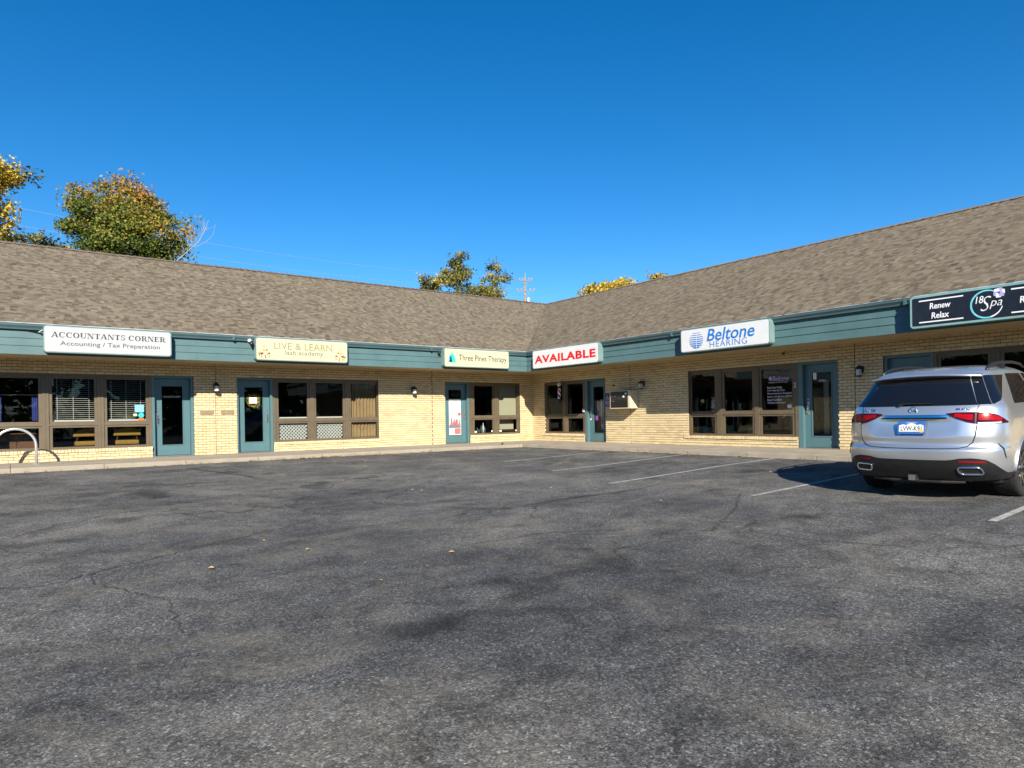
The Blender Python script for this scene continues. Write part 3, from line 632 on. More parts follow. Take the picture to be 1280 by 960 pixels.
# lash academy
A = (-10.87, -8.23, Z0, Z1); e = sign_box('L', *A, 'cream box sign with thin pale lettering and orange flower sprays', 'cream_vinyl')
cx, cz = fr_in(*A, .505, .335); word('LIVE & LEARN', wframe('L'), cx, cz, 2.64 * .63, .625 * .30, FA, 'letter_pale_gold', e, offset=-.008)
cx, cz = fr_in(*A, .51, .65); word('lash academy', wframe('L'), cx, cz, 2.64 * .41, .625 * .25, FA, 'letter_pale_grey', e, offset=0)
for side in (0, 1):
    mm = {k: MB() for k in ('flower_orange', 'flower_red', 'flower_yellow', 'flower_leaf')}; rr = random.Random(4)
    for k in range(26):
        q = rr.random(); fx = .03 + .11 * rr.random() if q < .75 else .055 + .045 * rr.random(); fy = .62 + .28 * rr.random() if q < .6 else .12 + .5 * rr.random()
        if fy < .5 and rr.random() < .45: continue
        if side: fx = 1 - fx
        cx, cz = fr_in(*A, fx, fy); rad = rr.uniform(.018, .040); kk = rr.choice(['flower_orange', 'flower_yellow', 'flower_red', 'flower_leaf', 'flower_yellow'])
        if fy < .45: kk = rr.choice(['flower_yellow', 'flower_leaf'])
        th = rr.uniform(0, 3.1); pts = []
        for j in range(10):
            an = j * math.pi / 5; ra = rad * (1 if j % 2 else .55); ux, uy = ra * math.cos(an) * (1.5 if kk == 'flower_leaf' else 1), ra * math.sin(an) * (.6 if kk == 'flower_leaf' else 1)
            pts.append(P('L', cx + ux * math.cos(th) - uy * math.sin(th), FA + k * .0002, cz + ux * math.sin(th) + uy * math.cos(th)))
        mm[kk].poly(pts, WO('L') * .002)
    for kk, m2 in mm.items():
        if m2.f: m2.build('flower_spray', kk, e)
# three pines
A = (-4.905, -2.28, Z0 + .01, Z1 - .005); e = sign_box('L', *A, 'cream box sign with teal pine trees and slim dark lettering by the inner corner', 'cream_vinyl')
cx, cz = fr_in(*A, .585, .53); word('Three Pines Therapy', wframe('L'), cx, cz, 2.62 * .745, .61 * .42, FA, 'letter_charcoal', e, offset=0)
for fx, sc, mt, dz in ((.083, .85, 'pine_blue', .01), (.14, .8, 'pine_teal', .0), (.112, 1.1, 'pine_teal', -.01)):
    cx, cz = fr_in(*A, fx, .82); pts = []; h = .36 * sc
    left = [(-.012, 0), (-.012, .05), (-.10, .05), (-.055, .15), (-.085, .15), (-.04, .24), (-.06, .24), (0, .36)]
    for a, b_ in left: pts.append(P('L', cx + a * sc, FA + abs(dz) * .1, cz + b_ * sc + dz))
    for a, b_ in reversed(left[:-1]): pts.append(P('L', cx - a * sc, FA + abs(dz) * .1, cz + b_ * sc + dz))
    m2 = MB(); m2.poly(list(reversed(pts)), WO('L') * (.003 + abs(dz) * .1)); m2.build('pine_emblem', mt, e)
# available
A = (1.95, 5.22, Z0 + .0, Z1 + .0); e = sign_box('R', *A, 'white box sign with bold red capitals beside the inner corner', 'white_vinyl', 'sign_frame', .012)
cx, cz = fr_in(*A, .5, .51); word('AVAILABLE', wframe('R'), cx, cz, 3.27 * .93, .62 * .43, FA, 'letter_red', e, offset=.035, spacing=1.08)
# hearing
A = (8.43, 11.10, Z0, Z1 - .005); e = sign_box('R', *A, 'white box sign with blue italic lettering and striped globe', 'white_vinyl')
cx, cz = fr_in(*A, .585, .365); word('Beltone', wframe('R'), cx, cz, 2.67 * .53, .62 * .52, FA, 'letter_blue', e, offset=.012, shear=.22)
cx, cz = fr_in(*A, .562, .765); word('HEARING', wframe('R'), cx, cz, 2.67 * .415, .62 * .25, FA, 'letter_blue', e, offset=-.01, spacing=1.1)
cx, cz = fr_in(*A, .205, .515); rr_ = .225
for k in range(8):
    yb = -rr_ + k * .058; ht = .046 - k * .0045; m2 = MB(); top = yb + ht
    def hw(y): return math.sqrt(max(0, rr_ * rr_ - y * y))
    for sgn, gap in ((-1, 0.0), (1, .02)):
        xs_ = [(sgn * gap, yb), (sgn * hw(yb + ht * .3), yb + ht * .3), (sgn * hw(top), top), (sgn * gap, top)]
        if sgn < 0: xs_.reverse()
        m2.poly([P('R', cx + a - .03 * (1 if abs(k - 4) < 4 else 1), FA, cz + b_) for a, b_ in xs_], WO('R') * .003)
    m2.build('globe_stripe', 'letter_blue', e)
# spa
A = (14.25, 16.92, Z0 - .01, Z1 + .012); e = sign_box('R', *A, 'black box sign with white lettering and cyan ring above the silver car', 'black_vinyl', 'sign_frame_spa', .045)
mid = 15.585
for x0, x1 in ((14.42, 15.20), (15.97, 16.75)):
    for zz in (Z0 + .095, Z1 - .10):
        m2 = MB(); m2.wbox('R', x0, x1, FA, FA + .004, zz - .012, zz + .012); m2.build('rule', 'letter_white', e)
word('Renew', wframe('R'), 14.80, 3.00, .37, .12, FA, 'letter_white', e, offset=.012, shear=.1)
word('Relax', wframe('R'), 14.80, 2.81, .31, .12, FA, 'letter_white', e, offset=.012, shear=.1)
word('Renew', wframe('R'), 16.30, 2.91, .40, .12, FA, 'letter_white', e, offset=.012, shear=.1)
def arc_band(w, cx, cz, r, wd0, wd1, a0, a1, off, n_=40, mat='ring_cyan', name='ring'):
    m2 = MB(); rows = []
    for k in range(n_ + 1):
        a = math.radians(a0 + (a1 - a0) * k / n_); wd = wd0 + (wd1 - wd0) * k / n_
        rows.append([P(w, cx + (r + wd / 2) * math.cos(a), off, cz + (r + wd / 2) * math.sin(a)), P(w, cx + (r - wd / 2) * math.cos(a), off, cz + (r - wd / 2) * math.sin(a))])
    m2.grid(rows); m2.grid([[a + WO(w) * .004, b_ + WO(w) * .004] for a, b_ in rows]); return m2.build(name, mat, e)
arc_band('R', mid, 2.905, .255, .022, .032, 60, 200, FA + .001); arc_band('R', mid, 2.905, .255, .032, .026, 200, 285, FA + .001); arc_band('R', mid, 2.905, .255, .026, .012, 285, 345, FA + .001, 20, 'letter_white')
word('18', wframe('R'), mid - .115, 3.00, .13, .135, FA, 'letter_white', e, offset=.0, shear=.2)
word('S', wframe('R'), mid - .015, 2.915, .17, .27, FA, 'letter_white', e, offset=-.02, shear=.35)
word('pa', wframe('R'), mid + .145, 2.88, .20, .15, FA, 'letter_white', e, offset=-.01, shear=.3)
m2 = MB(); m3 = MB()
for k in range(6):
    a = k * math.pi / 3 + .3; px_, pz_ = mid + .20 + .05 * math.cos(a), 3.09 + .05 * math.sin(a)
    (m2 if k % 2 else m3).poly([P('R', px_ + .042 * math.cos(b_ * math.pi / 4) * (1 + .3 * (b_ % 2)), FA + .002 + k * .0003, pz_ + .042 * math.sin(b_ * math.pi / 4) * (1 + .3 * (b_ % 2))) for b_ in range(8)], WO('R') * .003)
m2.build('flower_petals', 'petal_violet', e); m3.build('flower_petals', 'letter_white', e)
m2 = MB(); m2.poly([P('R', mid + .20 + .022 * math.cos(b_ * math.pi / 4), FA + .005, 3.09 + .022 * math.sin(b_ * math.pi / 4)) for b_ in range(8)], WO('R') * .003); m2.build('flower_heart', 'petal_dark', e)

# ------------------------------------------------------------------ things on the walls
def lantern(w, t, z, label):
    e = empty('wall_lantern', P(w, t, 0, z - .2), label, 'lamp', 'wall lanterns on the brick')
    m2 = MB(); m2.wbox(w, t - .05, t + .05, .002, .02, z - .03, z + .13); m2.build('backplate', 'dark_metal', e, bevel=.004)
    m2 = MB(); m2.tube([P(w, t, .02, z + .05), P(w, t, .08, z + .13), P(w, t, .13, z + .14), P(w, t, .14, z + .10)], .012, 6); m2.build('arm', 'dark_metal', e, smooth=True)
    c = P(w, t, .14, 0)
    m2 = MB(); m2.lathe(c, [(.005, z + .125), (.045, z + .115), (.085, z + .06), (.088, z + .045), (.07, z + .045)], 12); m2.build('cap', 'dark_metal', e, smooth=True)
    m2 = MB(); m2.lathe(c, [(.062, z + .045), (.068, z - .10), (.03, z - .12), (.001, z - .12)], 8); m2.build('glass_shade', 'frosted_glass', e)
    m2 = MB()
    for k in range(4):
        a = math.pi / 4 + k * math.pi / 2; d_ = Vector((math.cos(a) * .071, math.sin(a) * .071, 0)); m2.tube([c + d_ + Vector((0, 0, z + .05)), c + d_ + Vector((0, 0, z - .115))], .005, 5)
    m2.lathe(c, [(.075, z - .10), (.075, z - .125), (.02, z - .14), (.001, z - .14)], 8); m2.build('cage', 'dark_metal', e)
lantern('L', -11.56, 1.90, 'black wall lantern above the pair of small wall plates'); lantern('L', -5.25, 1.88, 'black wall lantern on blank brick beside the poster door')
lantern('R', 5.68, 1.88, 'black wall lantern next to the air conditioner'); lantern('R', 12.53, 1.88, 'black wall lantern between the hearing shop door and silver car')
for t, lab in ((-11.80, 'flat brown wall plate on sunlit brick beside the reception door'), (-11.24, 'flat brown wall plate on sunlit brick beside the wreath door')):
    m2 = MB(); m2.wbox('L', t - .175, t + .175, .003, .016, 1.135, 1.248); m2.wbox('L', t - .15, t + .15, .016, .021, 1.16, 1.223)
    tag(m2.build('wall_plate', 'plate_brown', None, P('L', t, 0, 1.135)), lab, 'plate', 'mail plates between the doors')
# air conditioner
e = empty('air_conditioner', P('R', 4.985, 0, 1.13), 'beige through-wall air conditioner with dark front grille', 'air conditioner')
m2 = MB(); m2.wbox('R', 4.535, 5.435, .003, .38, 1.14, 1.73); m2.build('case', 'appliance_beige', e, bevel=.012)
m2 = MB(); m2.wbox('R', 4.580, 5.345, .375, .388, 1.175, 1.70); m2.build('front_panel', 'appliance_dark', e)
for k in range(9): m2 = MB(); m2.wbox('R', 4.595, 5.330, .388, .394, 1.19 + k * .022, 1.20 + k * .022); m2.build('grille_slat', 'trim_black', e)
m2 = MB(); m2.wbox('R', 4.595, 5.330, .388, .398, 1.40, 1.412); m2.build('divider', 'trim_black', e)
for t, z in ((5.265, 1.62), (5.165, 1.53)): m2 = MB(); m2.wbox('R', t - .035, t + .035, .388, .392, z - .03, z + .03); m2.build('sticker', 'paper_white', e)
for t, z in ((4.655, 1.385), (4.735, 1.385), (4.635, 1.55), (4.785, 1.55)): m2 = MB(); m2.wbox('R', t - .012, t + .012, .388, .396, z - .012, z + .012); m2.build('knob', 'brushed_steel', e)
# accessible sign
e = empty('accessible_sign', P('R', 4.06, 0, 1.21), 'small navy wall sign with white wheelchair symbol and lettering', 'sign')
m2 = MB(); m2.wbox('R', 3.955, 4.165, .003, .012, 1.21, 1.68); m2.build('plate', 'sign_navy', e)
fr = wframe('R')
m2 = MB(); m2.tube([P('R', 4.05, .014, 1.60), P('R', 4.05, .014, 1.53), P('R', 4.10, .014, 1.53), P('R', 4.115, .014, 1.48), P('R', 4.13, .014, 1.48)], .008, 6); m2.tube([P('R', 4.05 + .05 * math.cos(a * .5), .014, 1.50 + .05 * math.sin(a * .5)) for a in range(4, 13)], .007, 6); m2.lathe(P('R', 4.05, .013, 1.632), [(.016, -.004), (.016, .002), (.001, .002)], 8, 'X'); m2.build('symbol', 'letter_white', e)
word('RESERVED', fr, 4.06, 1.385, .17, .03, .0125, 'letter_white', e); word('PARKING', fr, 4.06, 1.335, .15, .03, .0125, 'letter_white', e); word('VAN', fr, 4.06, 1.275, .08, .03, .0125, 'letter_white', e)
# small dark camera-eye fittings
for w, t, z, lab in (('R', 4.38, 1.93, 'tiny black sensor on brick above the air conditioner'), ('R', 10.55, 2.47, 'tiny black sensor under the soffit near the hearing window')):
    m2 = MB(); m2.lathe(P(w, t, .03, z), [(.001, -.05), (.022, -.045), (.026, 0), (.02, .03), (.001, .03)], 10, 'X'); tag(m2.build('sensor', 'dark_metal', None, P(w, t, 0, z), smooth=True), lab, 'sensor')
# barber pole
e = empty('barber_pole', P('R', 1.68, -.04, 1.40), 'small striped barber pole with white globe in front of the corner window', 'barber pole')
c = P('R', 1.68, .10, 0)
m2 = MB(); m2.lathe(c, [(.001, 2.17), (.05, 2.15), (.075, 2.10), (.07, 2.05), (.045, 2.02), (.045, 2.01)], 14); m2.build('globe', 'white_vinyl', e, smooth=True)
m2 = MB(); m2.lathe(c, [(.05, 2.01), (.078, 2.005), (.078, 1.95), (.062, 1.94)], 14); m2.lathe(c, [(.062, 1.56), (.085, 1.55), (.085, 1.48), (.05, 1.42), (.02, 1.40), (.001, 1.40)], 14); m2.build('cap', 'dark_metal', e, smooth=True)
cols = ['letter_white', 'letter_red', 'letter_white', 'sign_navy']
for q in range(4):
    rows = []
    for k in range(25):
        z = 1.56 + .38 * k / 24; a0 = -k * .26 + q * math.pi / 2
        rows.append([c + Vector((.058 * math.cos(a0 + j * math.pi / 8), .058 * math.sin(a0 + j * math.pi / 8), z)) for j in range(5)])
    m2 = MB(); m2.grid(rows); m2.build('stripe', cols[q], e, smooth=True)
m2 = MB(); m2.wbox('R', 1.665, 1.695, -.04, .06, 1.97, 1.99); m2.wbox('R', 1.665, 1.695, -.04, .06, 1.50, 1.52); m2.build('bracket', 'dark_metal', e)
m2 = MB(); m2.wbox('R', 2.775, 2.875, -.046, -.02, 1.06, 1.17); tag(m2.build('doorbell_box', 'white_vinyl', None, P('R', 2.82, -.04, 1.06), bevel=.008), 'small white doorbell box on the window frame beside the drape door', 'doorbell')
# security camera and fittings on fascia
e = empty('security_camera', P('L', -10.97, FO, 3.02), 'white security camera beside the flower-spray sign', 'camera')
m2 = MB(); m2.tube([P('L', -10.99, FO + .02, 3.12), P('L', -10.99, FO + .16, 3.13)], .045, 10); m2.build('body', 'white_vinyl', e, smooth=True)
m2 = MB(); m2.tube([P('L', -10.96, FO + .12, 3.08), P('L', -10.95, FO + .22, 3.01)], .05, 10); m2.build('lens_hood', 'trim_black', e, smooth=True)
e = empty('floodlight', P('L', -5.02, FO, 3.06), 'small black floodlight beside the pine tree sign', 'light')
m2 = MB(); m2.tube([P('L', -5.03, FO + .01, 3.12), P('L', -5.03, FO + .10, 3.11)], .018, 8); m2.build('arm', 'dark_metal', e)
m2 = MB(); m2.lathe(P('L', -5.02, FO + .12, 3.08), [(.02, .04), (.05, .0), (.055, -.05), (.001, -.05)], 10); m2.build('head', 'dark_metal', e, smooth=True)
e = empty('sign_conduit', P('L', -15.66, FO, 3.0), 'thin conduit and bracket at the end of the serif-lettered sign', 'conduit')
m2 = MB(); m2.tube([P('L', -16.02, FO + .03, 3.115), P('L', -15.8, FO + .035, 3.08), P('L', -15.62, FO + .04, 3.04)], .010, 6); m2.build('cable', 'trim_black', e)
m2 = MB(); m2.tube([P('L', -15.68, FO + .10, 3.06), P('L', -15.60, FO + .10, 3.12)], .022, 8); m2.build('bracket', 'gutter_paint', e)
# bike rack
e = empty('bike_rack', P('L', -16.15, .85, 0), 'galvanised steel hoop bike rack on the pavement', 'bike rack')
hc, hr = -16.15, .40; pts = [P('L', hc - hr, 0.85, -.01), P('L', hc - hr, 0.85, .44)] + [P('L', hc + hr * math.cos(a), 0.85, .44 + hr * math.sin(a)) for a in [math.pi * (1 - k / 16) for k in range(1, 16)]] + [P('L', hc + hr, 0.85, .44), P('L', hc + hr, 0.85, -.01)]
m2 = MB(); m2.tube(pts, .030, 12); m2.build('hoop', 'galvanised', e, smooth=True)
for s_ in (-1, 1): m2 = MB(); m2.lathe(P('L', hc + s_ * hr, 0.85, 0), [(.032, .012), (.07, .012), (.07, .003)], 14); m2.build('foot_plate', 'galvanised', e)
m2 = MB(); m2.lathe((-3.1, -2.2, .001), [(.035, 0), (.03, .05), (.012, .075), (.001, .08)], 10); tag(m2.build('pavement_stub', 'dark_metal', None, (-3.1, -2.2, 0)), 'small dark metal stub on the pavement near the inner corner', 'stub')

# ------------------------------------------------------------------ behind the glass
def curtain(w, a, b_, z0, z1, o, mat, label, pleat=.09, amp=.03, group=None):
    rows = []; n_ = int((b_ - a) / .015)
    for z in (z0, z0 + (z1 - z0) * .5, z1): rows.append([P(w, a + (b_ - a) * k / n_, o + amp * math.sin(6.283 * (b_ - a) * k / n_ / pleat + .8 * math.sin(k * .11)), z) for k in range(n_ + 1)])
    m2 = MB(); m2.grid(rows); m2.grid([[p - WO(w) * .004 for p in r] for r in rows])
    return tag(m2.build('curtain', mat, None, P(w, (a + b_) / 2, o, z0), smooth=True), label, 'curtain', group)
curtain('L', -15.80, -15.68, 1.03, 1.67, -.22, 'blue_curtain', 'blue café curtain tied by the window post, chair side', .05, .02); curtain('L', -16.58, -16.40, 1.03, 1.67, -.22, 'blue_curtain', 'blue café curtain at the bike rack end of the window', .05, .02)
m2 = MB(); m2.tube([P('L', -16.60, -.22, 1.675), P('L', -15.64, -.22, 1.675)], .008, 6); tag(m2.build('curtain_rod', 'brushed_steel', None, P('L', -16.1, -.22, 1.67)), 'thin rod holding the blue café curtains', 'rod')
curtain('L', -7.47, -6.53, .36, 2.08, -.20, 'tan_curtain', 'tan pleated curtain filling the bay beside the lattice panes', .11, .028)
for a, b_, lab in ((-15.39, -14.49, 'white slatted blind in the middle bay over a mustard armchair'), (-14.21, -13.31, 'white slatted blind in the bay next to the reception door')):
    e = empty('window_blind', P('L', (a + b_) / 2, -.20, 1.06), lab, 'blind', 'slatted blinds')
    for k in range(20):
        z = 1.07 + k * .052; m2 = MB(); m2.hexa([P('L', a, -.222, z), P('L', b_, -.222, z), P('L', b_, -.222, z + .002), P('L', a, -.222, z + .002), P('L', a, -.190, z - .006), P('L', b_, -.190, z - .006), P('L', b_, -.190, z - .004), P('L', a, -.190, z - .004)]); m2.build('slat', 'white_paint', e)
    for f in (.12, .5, .88): m2 = MB(); m2.wbox('L', a + (b_ - a) * f - .004, a + (b_ - a) * f + .004, -.184, -.183, 1.05, 2.1); m2.build('ladder_tape', 'white_paint', e)
def armchair(w, t, o, label):
    e = empty('armchair', P(w, t, o, 0), label, 'armchair', 'mustard armchairs behind the glass')
    m2 = MB(); m2.wbox(w, t - .28, t + .28, o - .28, o + .28, .36, .48); m2.build('seat', 'mustard_cloth', e, bevel=.04)
    prof = [(-.33, .60), (-.31, .70), (-.22, .78), (-.08, .815), (.08, .815), (.22, .78), (.31, .70), (.33, .60)]
    m2 = MB(); m2.poly([P(w, t + a, o - .02 + .18, z) for a, z in reversed(prof)], WO(w) * .12); m2.build('backrest', 'mustard_cloth', e, bevel=.03)
    for s_ in (-1, 1):
        m2 = MB(); m2.tube([P(w, t + s_ * .27, o + .2, .0), P(w, t + s_ * .25, o + .2, .40), P(w, t + s_ * .22, o + .22, .62)], .018, 8); m2.build('leg', 'dark_wood', e)
        m2 = MB(); m2.tube([P(w, t + s_ * .27, o - .24, .0), P(w, t + s_ * .27, o - .24, .38)], .018, 8); m2.build('leg', 'dark_wood', e)
armchair('L', -14.62, -.62, 'mustard upholstered armchair behind the middle bay of blinds'); armchair('L', -13.72, -.62, 'mustard upholstered armchair next to the reception door')
m2 = MB(); m2.tube([P('L', -15.20, -.8, 0), P('L', -15.20, -.8, .55)], .012, 6); m2.tube([P('L', -15.0, -.8, 0), P('L', -15.0, -.8, .55)], .012, 6); m2.wbox('L', -15.25, -14.95, -1.0, -.7, .55, .58); tag(m2.build('side_table', 'dark_wood', None, P('L', -15.1, -.8, 0)), 'small dark side table left of the mustard armchairs', 'table')
e = empty('cabinet', P('L', -16.1, -.9, 0), 'brown wooden cabinet behind the blue-curtained window', 'cabinet')
m2 = MB(); m2.wbox('L', -16.5, -15.72, -1.2, -.62, .01, .72); m2.build('carcass', 'wood_brown', e)
for a, b_ in ((-16.48, -16.12), (-16.10, -15.74)): m2 = MB(); m2.wbox('L', a, b_, -.62, -.60, .05, .70); m2.build('cabinet_door', 'wood_brown', e)
def decal(w, t, z, wd, ht, o, mat, label, cat='sticker', name='window_sticker', rnd=.01):
    m2 = MB(); m2.poly([P(w, p[0], o, p[1]) for p in round_rect(t - wd / 2, t + wd / 2, z - ht / 2, z + ht / 2, rnd)], WO(w) * .002); return tag(m2.build(name, mat, None, P(w, t, o, z)), label, cat)
decal('L', -13.46, 1.32, .22, .20, -.103, 'sticker_blue', 'square blue and white sticker in the blind bay by the reception door'); decal('L', -13.42, 1.14, .14, .14, -.103, 'sticker_teal', 'round teal sticker in the blind bay', rnd=.069); decal('L', -13.42, 1.025, .13, .07, -.103, 'sticker_orange', 'small orange sticker below the round teal one'); decal('L', -13.56, 1.15, .09, .07, -.103, 'cream_vinyl', 'small cream sticker beside the round teal one')
word('ACCOUNTANTS CORNER', wframe('L'), -12.65, 1.655, .46, .022, -.186, 'letter_white', D1, name='door_lettering', thick=.001); word('Accounting / Tax Preparation', wframe('L'), -12.65, 1.62, .42, .022, -.186, 'letter_white', D1, name='door_lettering', thick=.001)
# wreath + notice on door 2
e = empty('door_wreath', P('L', -10.47, -.17, 1.35), 'leafy wreath with a white notice card on the glass door', 'wreath'); rr = random.Random(9)
for nm, mt, cnt in (('leaves', 'leaf_green', 160), ('blossom', 'flower_yellow', 26), ('berries', 'flower_red', 14)):
    m2 = MB()
    for k in range(cnt):
        a = rr.uniform(0, 6.283); q = rr.gauss(.17, .022); cx, cz = -10.47 + q * math.cos(a), 1.53 + q * math.sin(a); s_ = rr.uniform(.015, .035); b_ = rr.uniform(0, 6.28); dd = Vector((math.cos(b_), -.3, math.sin(b_))) * s_; ee = Vector((-math.sin(b_), -.4, math.cos(b_))) * s_ * .5
        c0 = P('L', cx, -.175 + rr.uniform(0, .03), cz); m2.quad(c0 - dd, c0 - ee, c0 + dd, c0 + ee, tone=rr.random() * .6)
    m2.build(nm, mt, e, tones=True)
m2 = MB(); m2.wbox('L', -10.60, -10.37, -.158, -.154, 1.455, 1.63); m2.build('notice_card', 'paper_white', e)
# lattice screens in unit 2
for a, b_, lab in ((-9.77, -8.885, 'pale diamond lattice screen next to the wreath door'), (-8.61, -7.725, 'pale diamond lattice screen beside the tan curtain')):
    e = empty('lattice_screen', P('L', (a + b_) / 2, -.16, .35), lab, 'lattice', 'lattice screens'); g0, g1 = .352, .842; hh = g1 - g0; stp = .105
    for sgn in (1, -1):
        k = -hh
        while k < b_ - a:
            x0, x1 = k, k + hh; lo, hi = max(x0, 0), min(x1, b_ - a)
            if hi - lo > .01:
                y0, y1 = (lo - x0), (hi - x0)
                if sgn < 0: y0, y1 = hh - y0, hh - y1
                m2 = MB(); q = .011; oo = -.150 if sgn > 0 else -.156
                A_, B_ = P('L', a + lo, oo, g0 + y0), P('L', a + hi, oo, g0 + y1); nn = Vector((-sgn * .707, 0, .707)) * q
                m2.quad(A_ - nn, B_ - nn, B_ + nn, A_ + nn) ; m2.v[-4:] = [A_ - nn, B_ - nn, B_ + nn, A_ + nn]; m2.build('lath', 'white_paint', e)
            k += stp
    m2 = MB(); m2.wbox('L', a, b_, -.30, -.20, .3, .86); m2.build('backing', 'poster_grey', e)
# unit 3
decal('L', -3.455, .96, .50, 1.28, -.187, 'paper_white', 'white illustrated poster filling the lower door glass', 'poster', 'door_poster')
pe = empty('poster_artwork', P('L', -3.46, -.185, .32), 'pink and grey woodland print on the white door poster', 'print'); rr = random.Random(3)
for k in range(16):
    tx = -3.69 + .46 * rr.random(); h = rr.uniform(.08, .34) * (1.5 if tx > -3.32 else 1); m2 = MB(); wd = h * .16
    m2.poly([P('L', tx - wd, -.1845 + k * .00005, .66), P('L', tx + wd, -.1845 + k * .00005, .66), P('L', tx, -.1845 + k * .00005, .66 + h)], WO('L') * .0004); m2.build('printed_tree', rr.choice(['poster_grey', 'poster_pink', 'poster_grey']) if tx < -3.36 else 'poster_pink', pe)
m2 = MB(); m2.wbox('L', -3.70, -3.22, -.1847, -.1838, .56, .67); m2.build('printed_ground', 'poster_grey', pe); m2 = MB(); m2.wbox('L', -3.48, -3.22, -.1847, -.1838, .34, .55); m2.build('printed_band', 'poster_pink', pe)
m2 = MB(); m2.lathe(P('L', -3.28, -.1845, 1.06), [(.001, -.0004), (.07, -.0004), (.07, 0)], 14, 'Y'); m2.build('printed_sun', 'poster_pink', pe)
word('Three Pines', wframe('L'), -3.45, 1.765, .34, .035, -.186, 'letter_grey', D3, name='door_lettering', thick=.001); word('Therapy', wframe('L'), -3.45, 1.72, .22, .035, -.186, 'letter_grey', D3, name='door_lettering', thick=.001)
e = empty('roller_shade', P('L', -1.15, -.16, 1.0), 'beige roller shade drawn down beside the inner corner', 'shade')
m2 = MB(); m2.wbox('L', -1.585, -.72, -.155, -.150, .99, 2.12); m2.build('cloth', 'beige_shade', e); m2 = MB(); m2.wbox('L', -1.585, -.72, -.162, -.145, .985, 1.01); m2.build('hem_bar', 'beige_shade', e)
m2 = MB(); m2.wbox('L', -1.60, -.70, -.40, -.36, .46, .90); tag(m2.build('low_screen', 'beige_shade', None, P('L', -1.15, -.38, .46)), 'beige panel behind the lower pane under the roller shade', 'panel')
m2 = MB(); m2.wbox('L', -1.64, -.66, -.42, -.20, .385, .455); m2.wbox('L', -2.75, -1.80, -.42, -.20, .30, .335); tag(m2.build('window_shelf', 'dark_wood', None, P('L', -1.7, -.3, .3)), 'dark low shelf behind the corner panes', 'shelf')
for k, (t, h, r_) in enumerate(((-2.43, .22, .03), (-2.36, .17, .035), (-2.26, .30, .035), (-2.17, .42, .03), (-2.10, .25, .038))):
    m2 = MB(); m2.lathe(P('L', t, -.28, .335), [(.001, 0), (r_, 0), (r_, h * .6), (r_ * .4, h * .78), (r_ * .4, h), (.001, h)], 10)
    tag(m2.build('bottle', 'bottle_glass' if k != 3 else 'paper_white', None, P('L', t, -.28, .335), smooth=True), ['squat dark bottle at the end of the row', 'short wide dark bottle in the row', 'mid-height dark bottle in the row', 'tall white bottle in the row', 'stout dark bottle next to the tall white one'][k] + ' behind the lower pane', 'bottle', 'bottles on the shelf')
for w, t, z in (('L', -2.63, .40), ('L', -1.90, .41), ('L', -1.50, .41), ('L', -.77, .41)):
    decal(w, t, z, .09 if z < .405 or t == -1.5 else .045, .06, -.103, 'paper_white', 'tiny white security sticker in a low pane corner', 'sticker').__setitem__('group', 'corner pane stickers')
# unit 4
for k in range(8):
    t = 3.30 + k * .06; curtain('R', t, t + .045, .55 if k < 6 else .7, 1.50, -.42 - .02 * (k % 2), ['paper_white', 'pink_cloth', 'beige_shade', 'pink_cloth'][k % 4], ['narrow white', 'narrow pink', 'narrow cream', 'narrow pink'][k % 4] + ' hanging strip seen through the drape door', .045, .012, 'hanging strips')
decal('R', 3.33, .84, .12, .16, -.186, 'purple_cloth', 'small purple notice on the glass of the drape door', 'notice', 'door_notice'); decal('R', 3.06, .80, .05, .07, -.162, 'paper_white', 'tiny white tag below the drape door handle', 'tag', 'door_tag')
m2 = MB(); m2.wbox('R', 1.1, 1.62, -.9, -.5, .012, .74); tag(m2.build('cardboard_box', 'cardboard', None, P('R', 1.35, -.7, 0)), 'tan box behind the low pane under the barber pole', 'box', 'boxes behind the glass')
m2 = MB(); m2.wbox('R', .72, 1.70, -2.4, -2.34, .2, 1.55); tag(m2.build('partition', 'soffit_paint', None, P('R', 1.2, -2.4, 0)), 'drab partition inside the corner shop', 'partition')
# unit 5
word('Risk-Free Trials', fr, 10.20, 1.60, .42, .055, -.103, 'letter_white', WINS['5'][2], name='window_lettering', thick=.001)
for i, (s_, wd) in enumerate((('Free Hearing Tests', .50), ('Most Insurance Accepted', .70), ('Repair and Service All Makes', .77), ('Board Certified', .41), ('Audioprosthologist', .52))):
    word(s_, fr, 9.985 + wd / 2, 1.518 - i * .082, wd, .06, -.103, 'letter_white', WINS['5'][2], name='window_lettering', thick=.001)
word('Beltone', fr, 10.37, 1.835, .46, .13, -.103, 'petal_violet', WINS['5'][2], name='window_lettering', offset=.01, shear=.2, thick=.001); word('Helping the world hear better', fr, 10.30, 1.735, .56, .04, -.103, 'letter_white', WINS['5'][2], name='window_lettering', thick=.001)
m2 = MB(); m2.poly([P('R', 10.08 + .05 * math.cos(k * .524), -.103, 1.84 + .06 * math.sin(k * .524)) for k in range(12)], WO('R') * .001); m2.build('globe_mark', 'petal_violet', WINS['5'][2])
decal('R', 10.62, 1.09, .12, .09, -.103, 'paper_white', 'white notice sticker in the lettered hearing window', 'sticker')
for t0_, t1_, o, z1_, lab in ((7.5, 7.8, -.6, .52, 'cardboard box behind the low pane at the end of the hearing shop'), (9.1, 9.55, -.5, .52, 'cardboard box behind the low pane in the middle hearing bay'), (10.38, 10.85, -.5, 1.2, 'tall cardboard panel box behind the lettered window')):
    m2 = MB(); m2.wbox('R', t0_, t1_, o - .4, o, .30 if z1_ < 1 else .012, z1_); tag(m2.build('cardboard_box', 'cardboard', None, P('R', (t0_ + t1_) / 2, o, 0), bevel=.006), lab, 'box', 'boxes behind the glass')
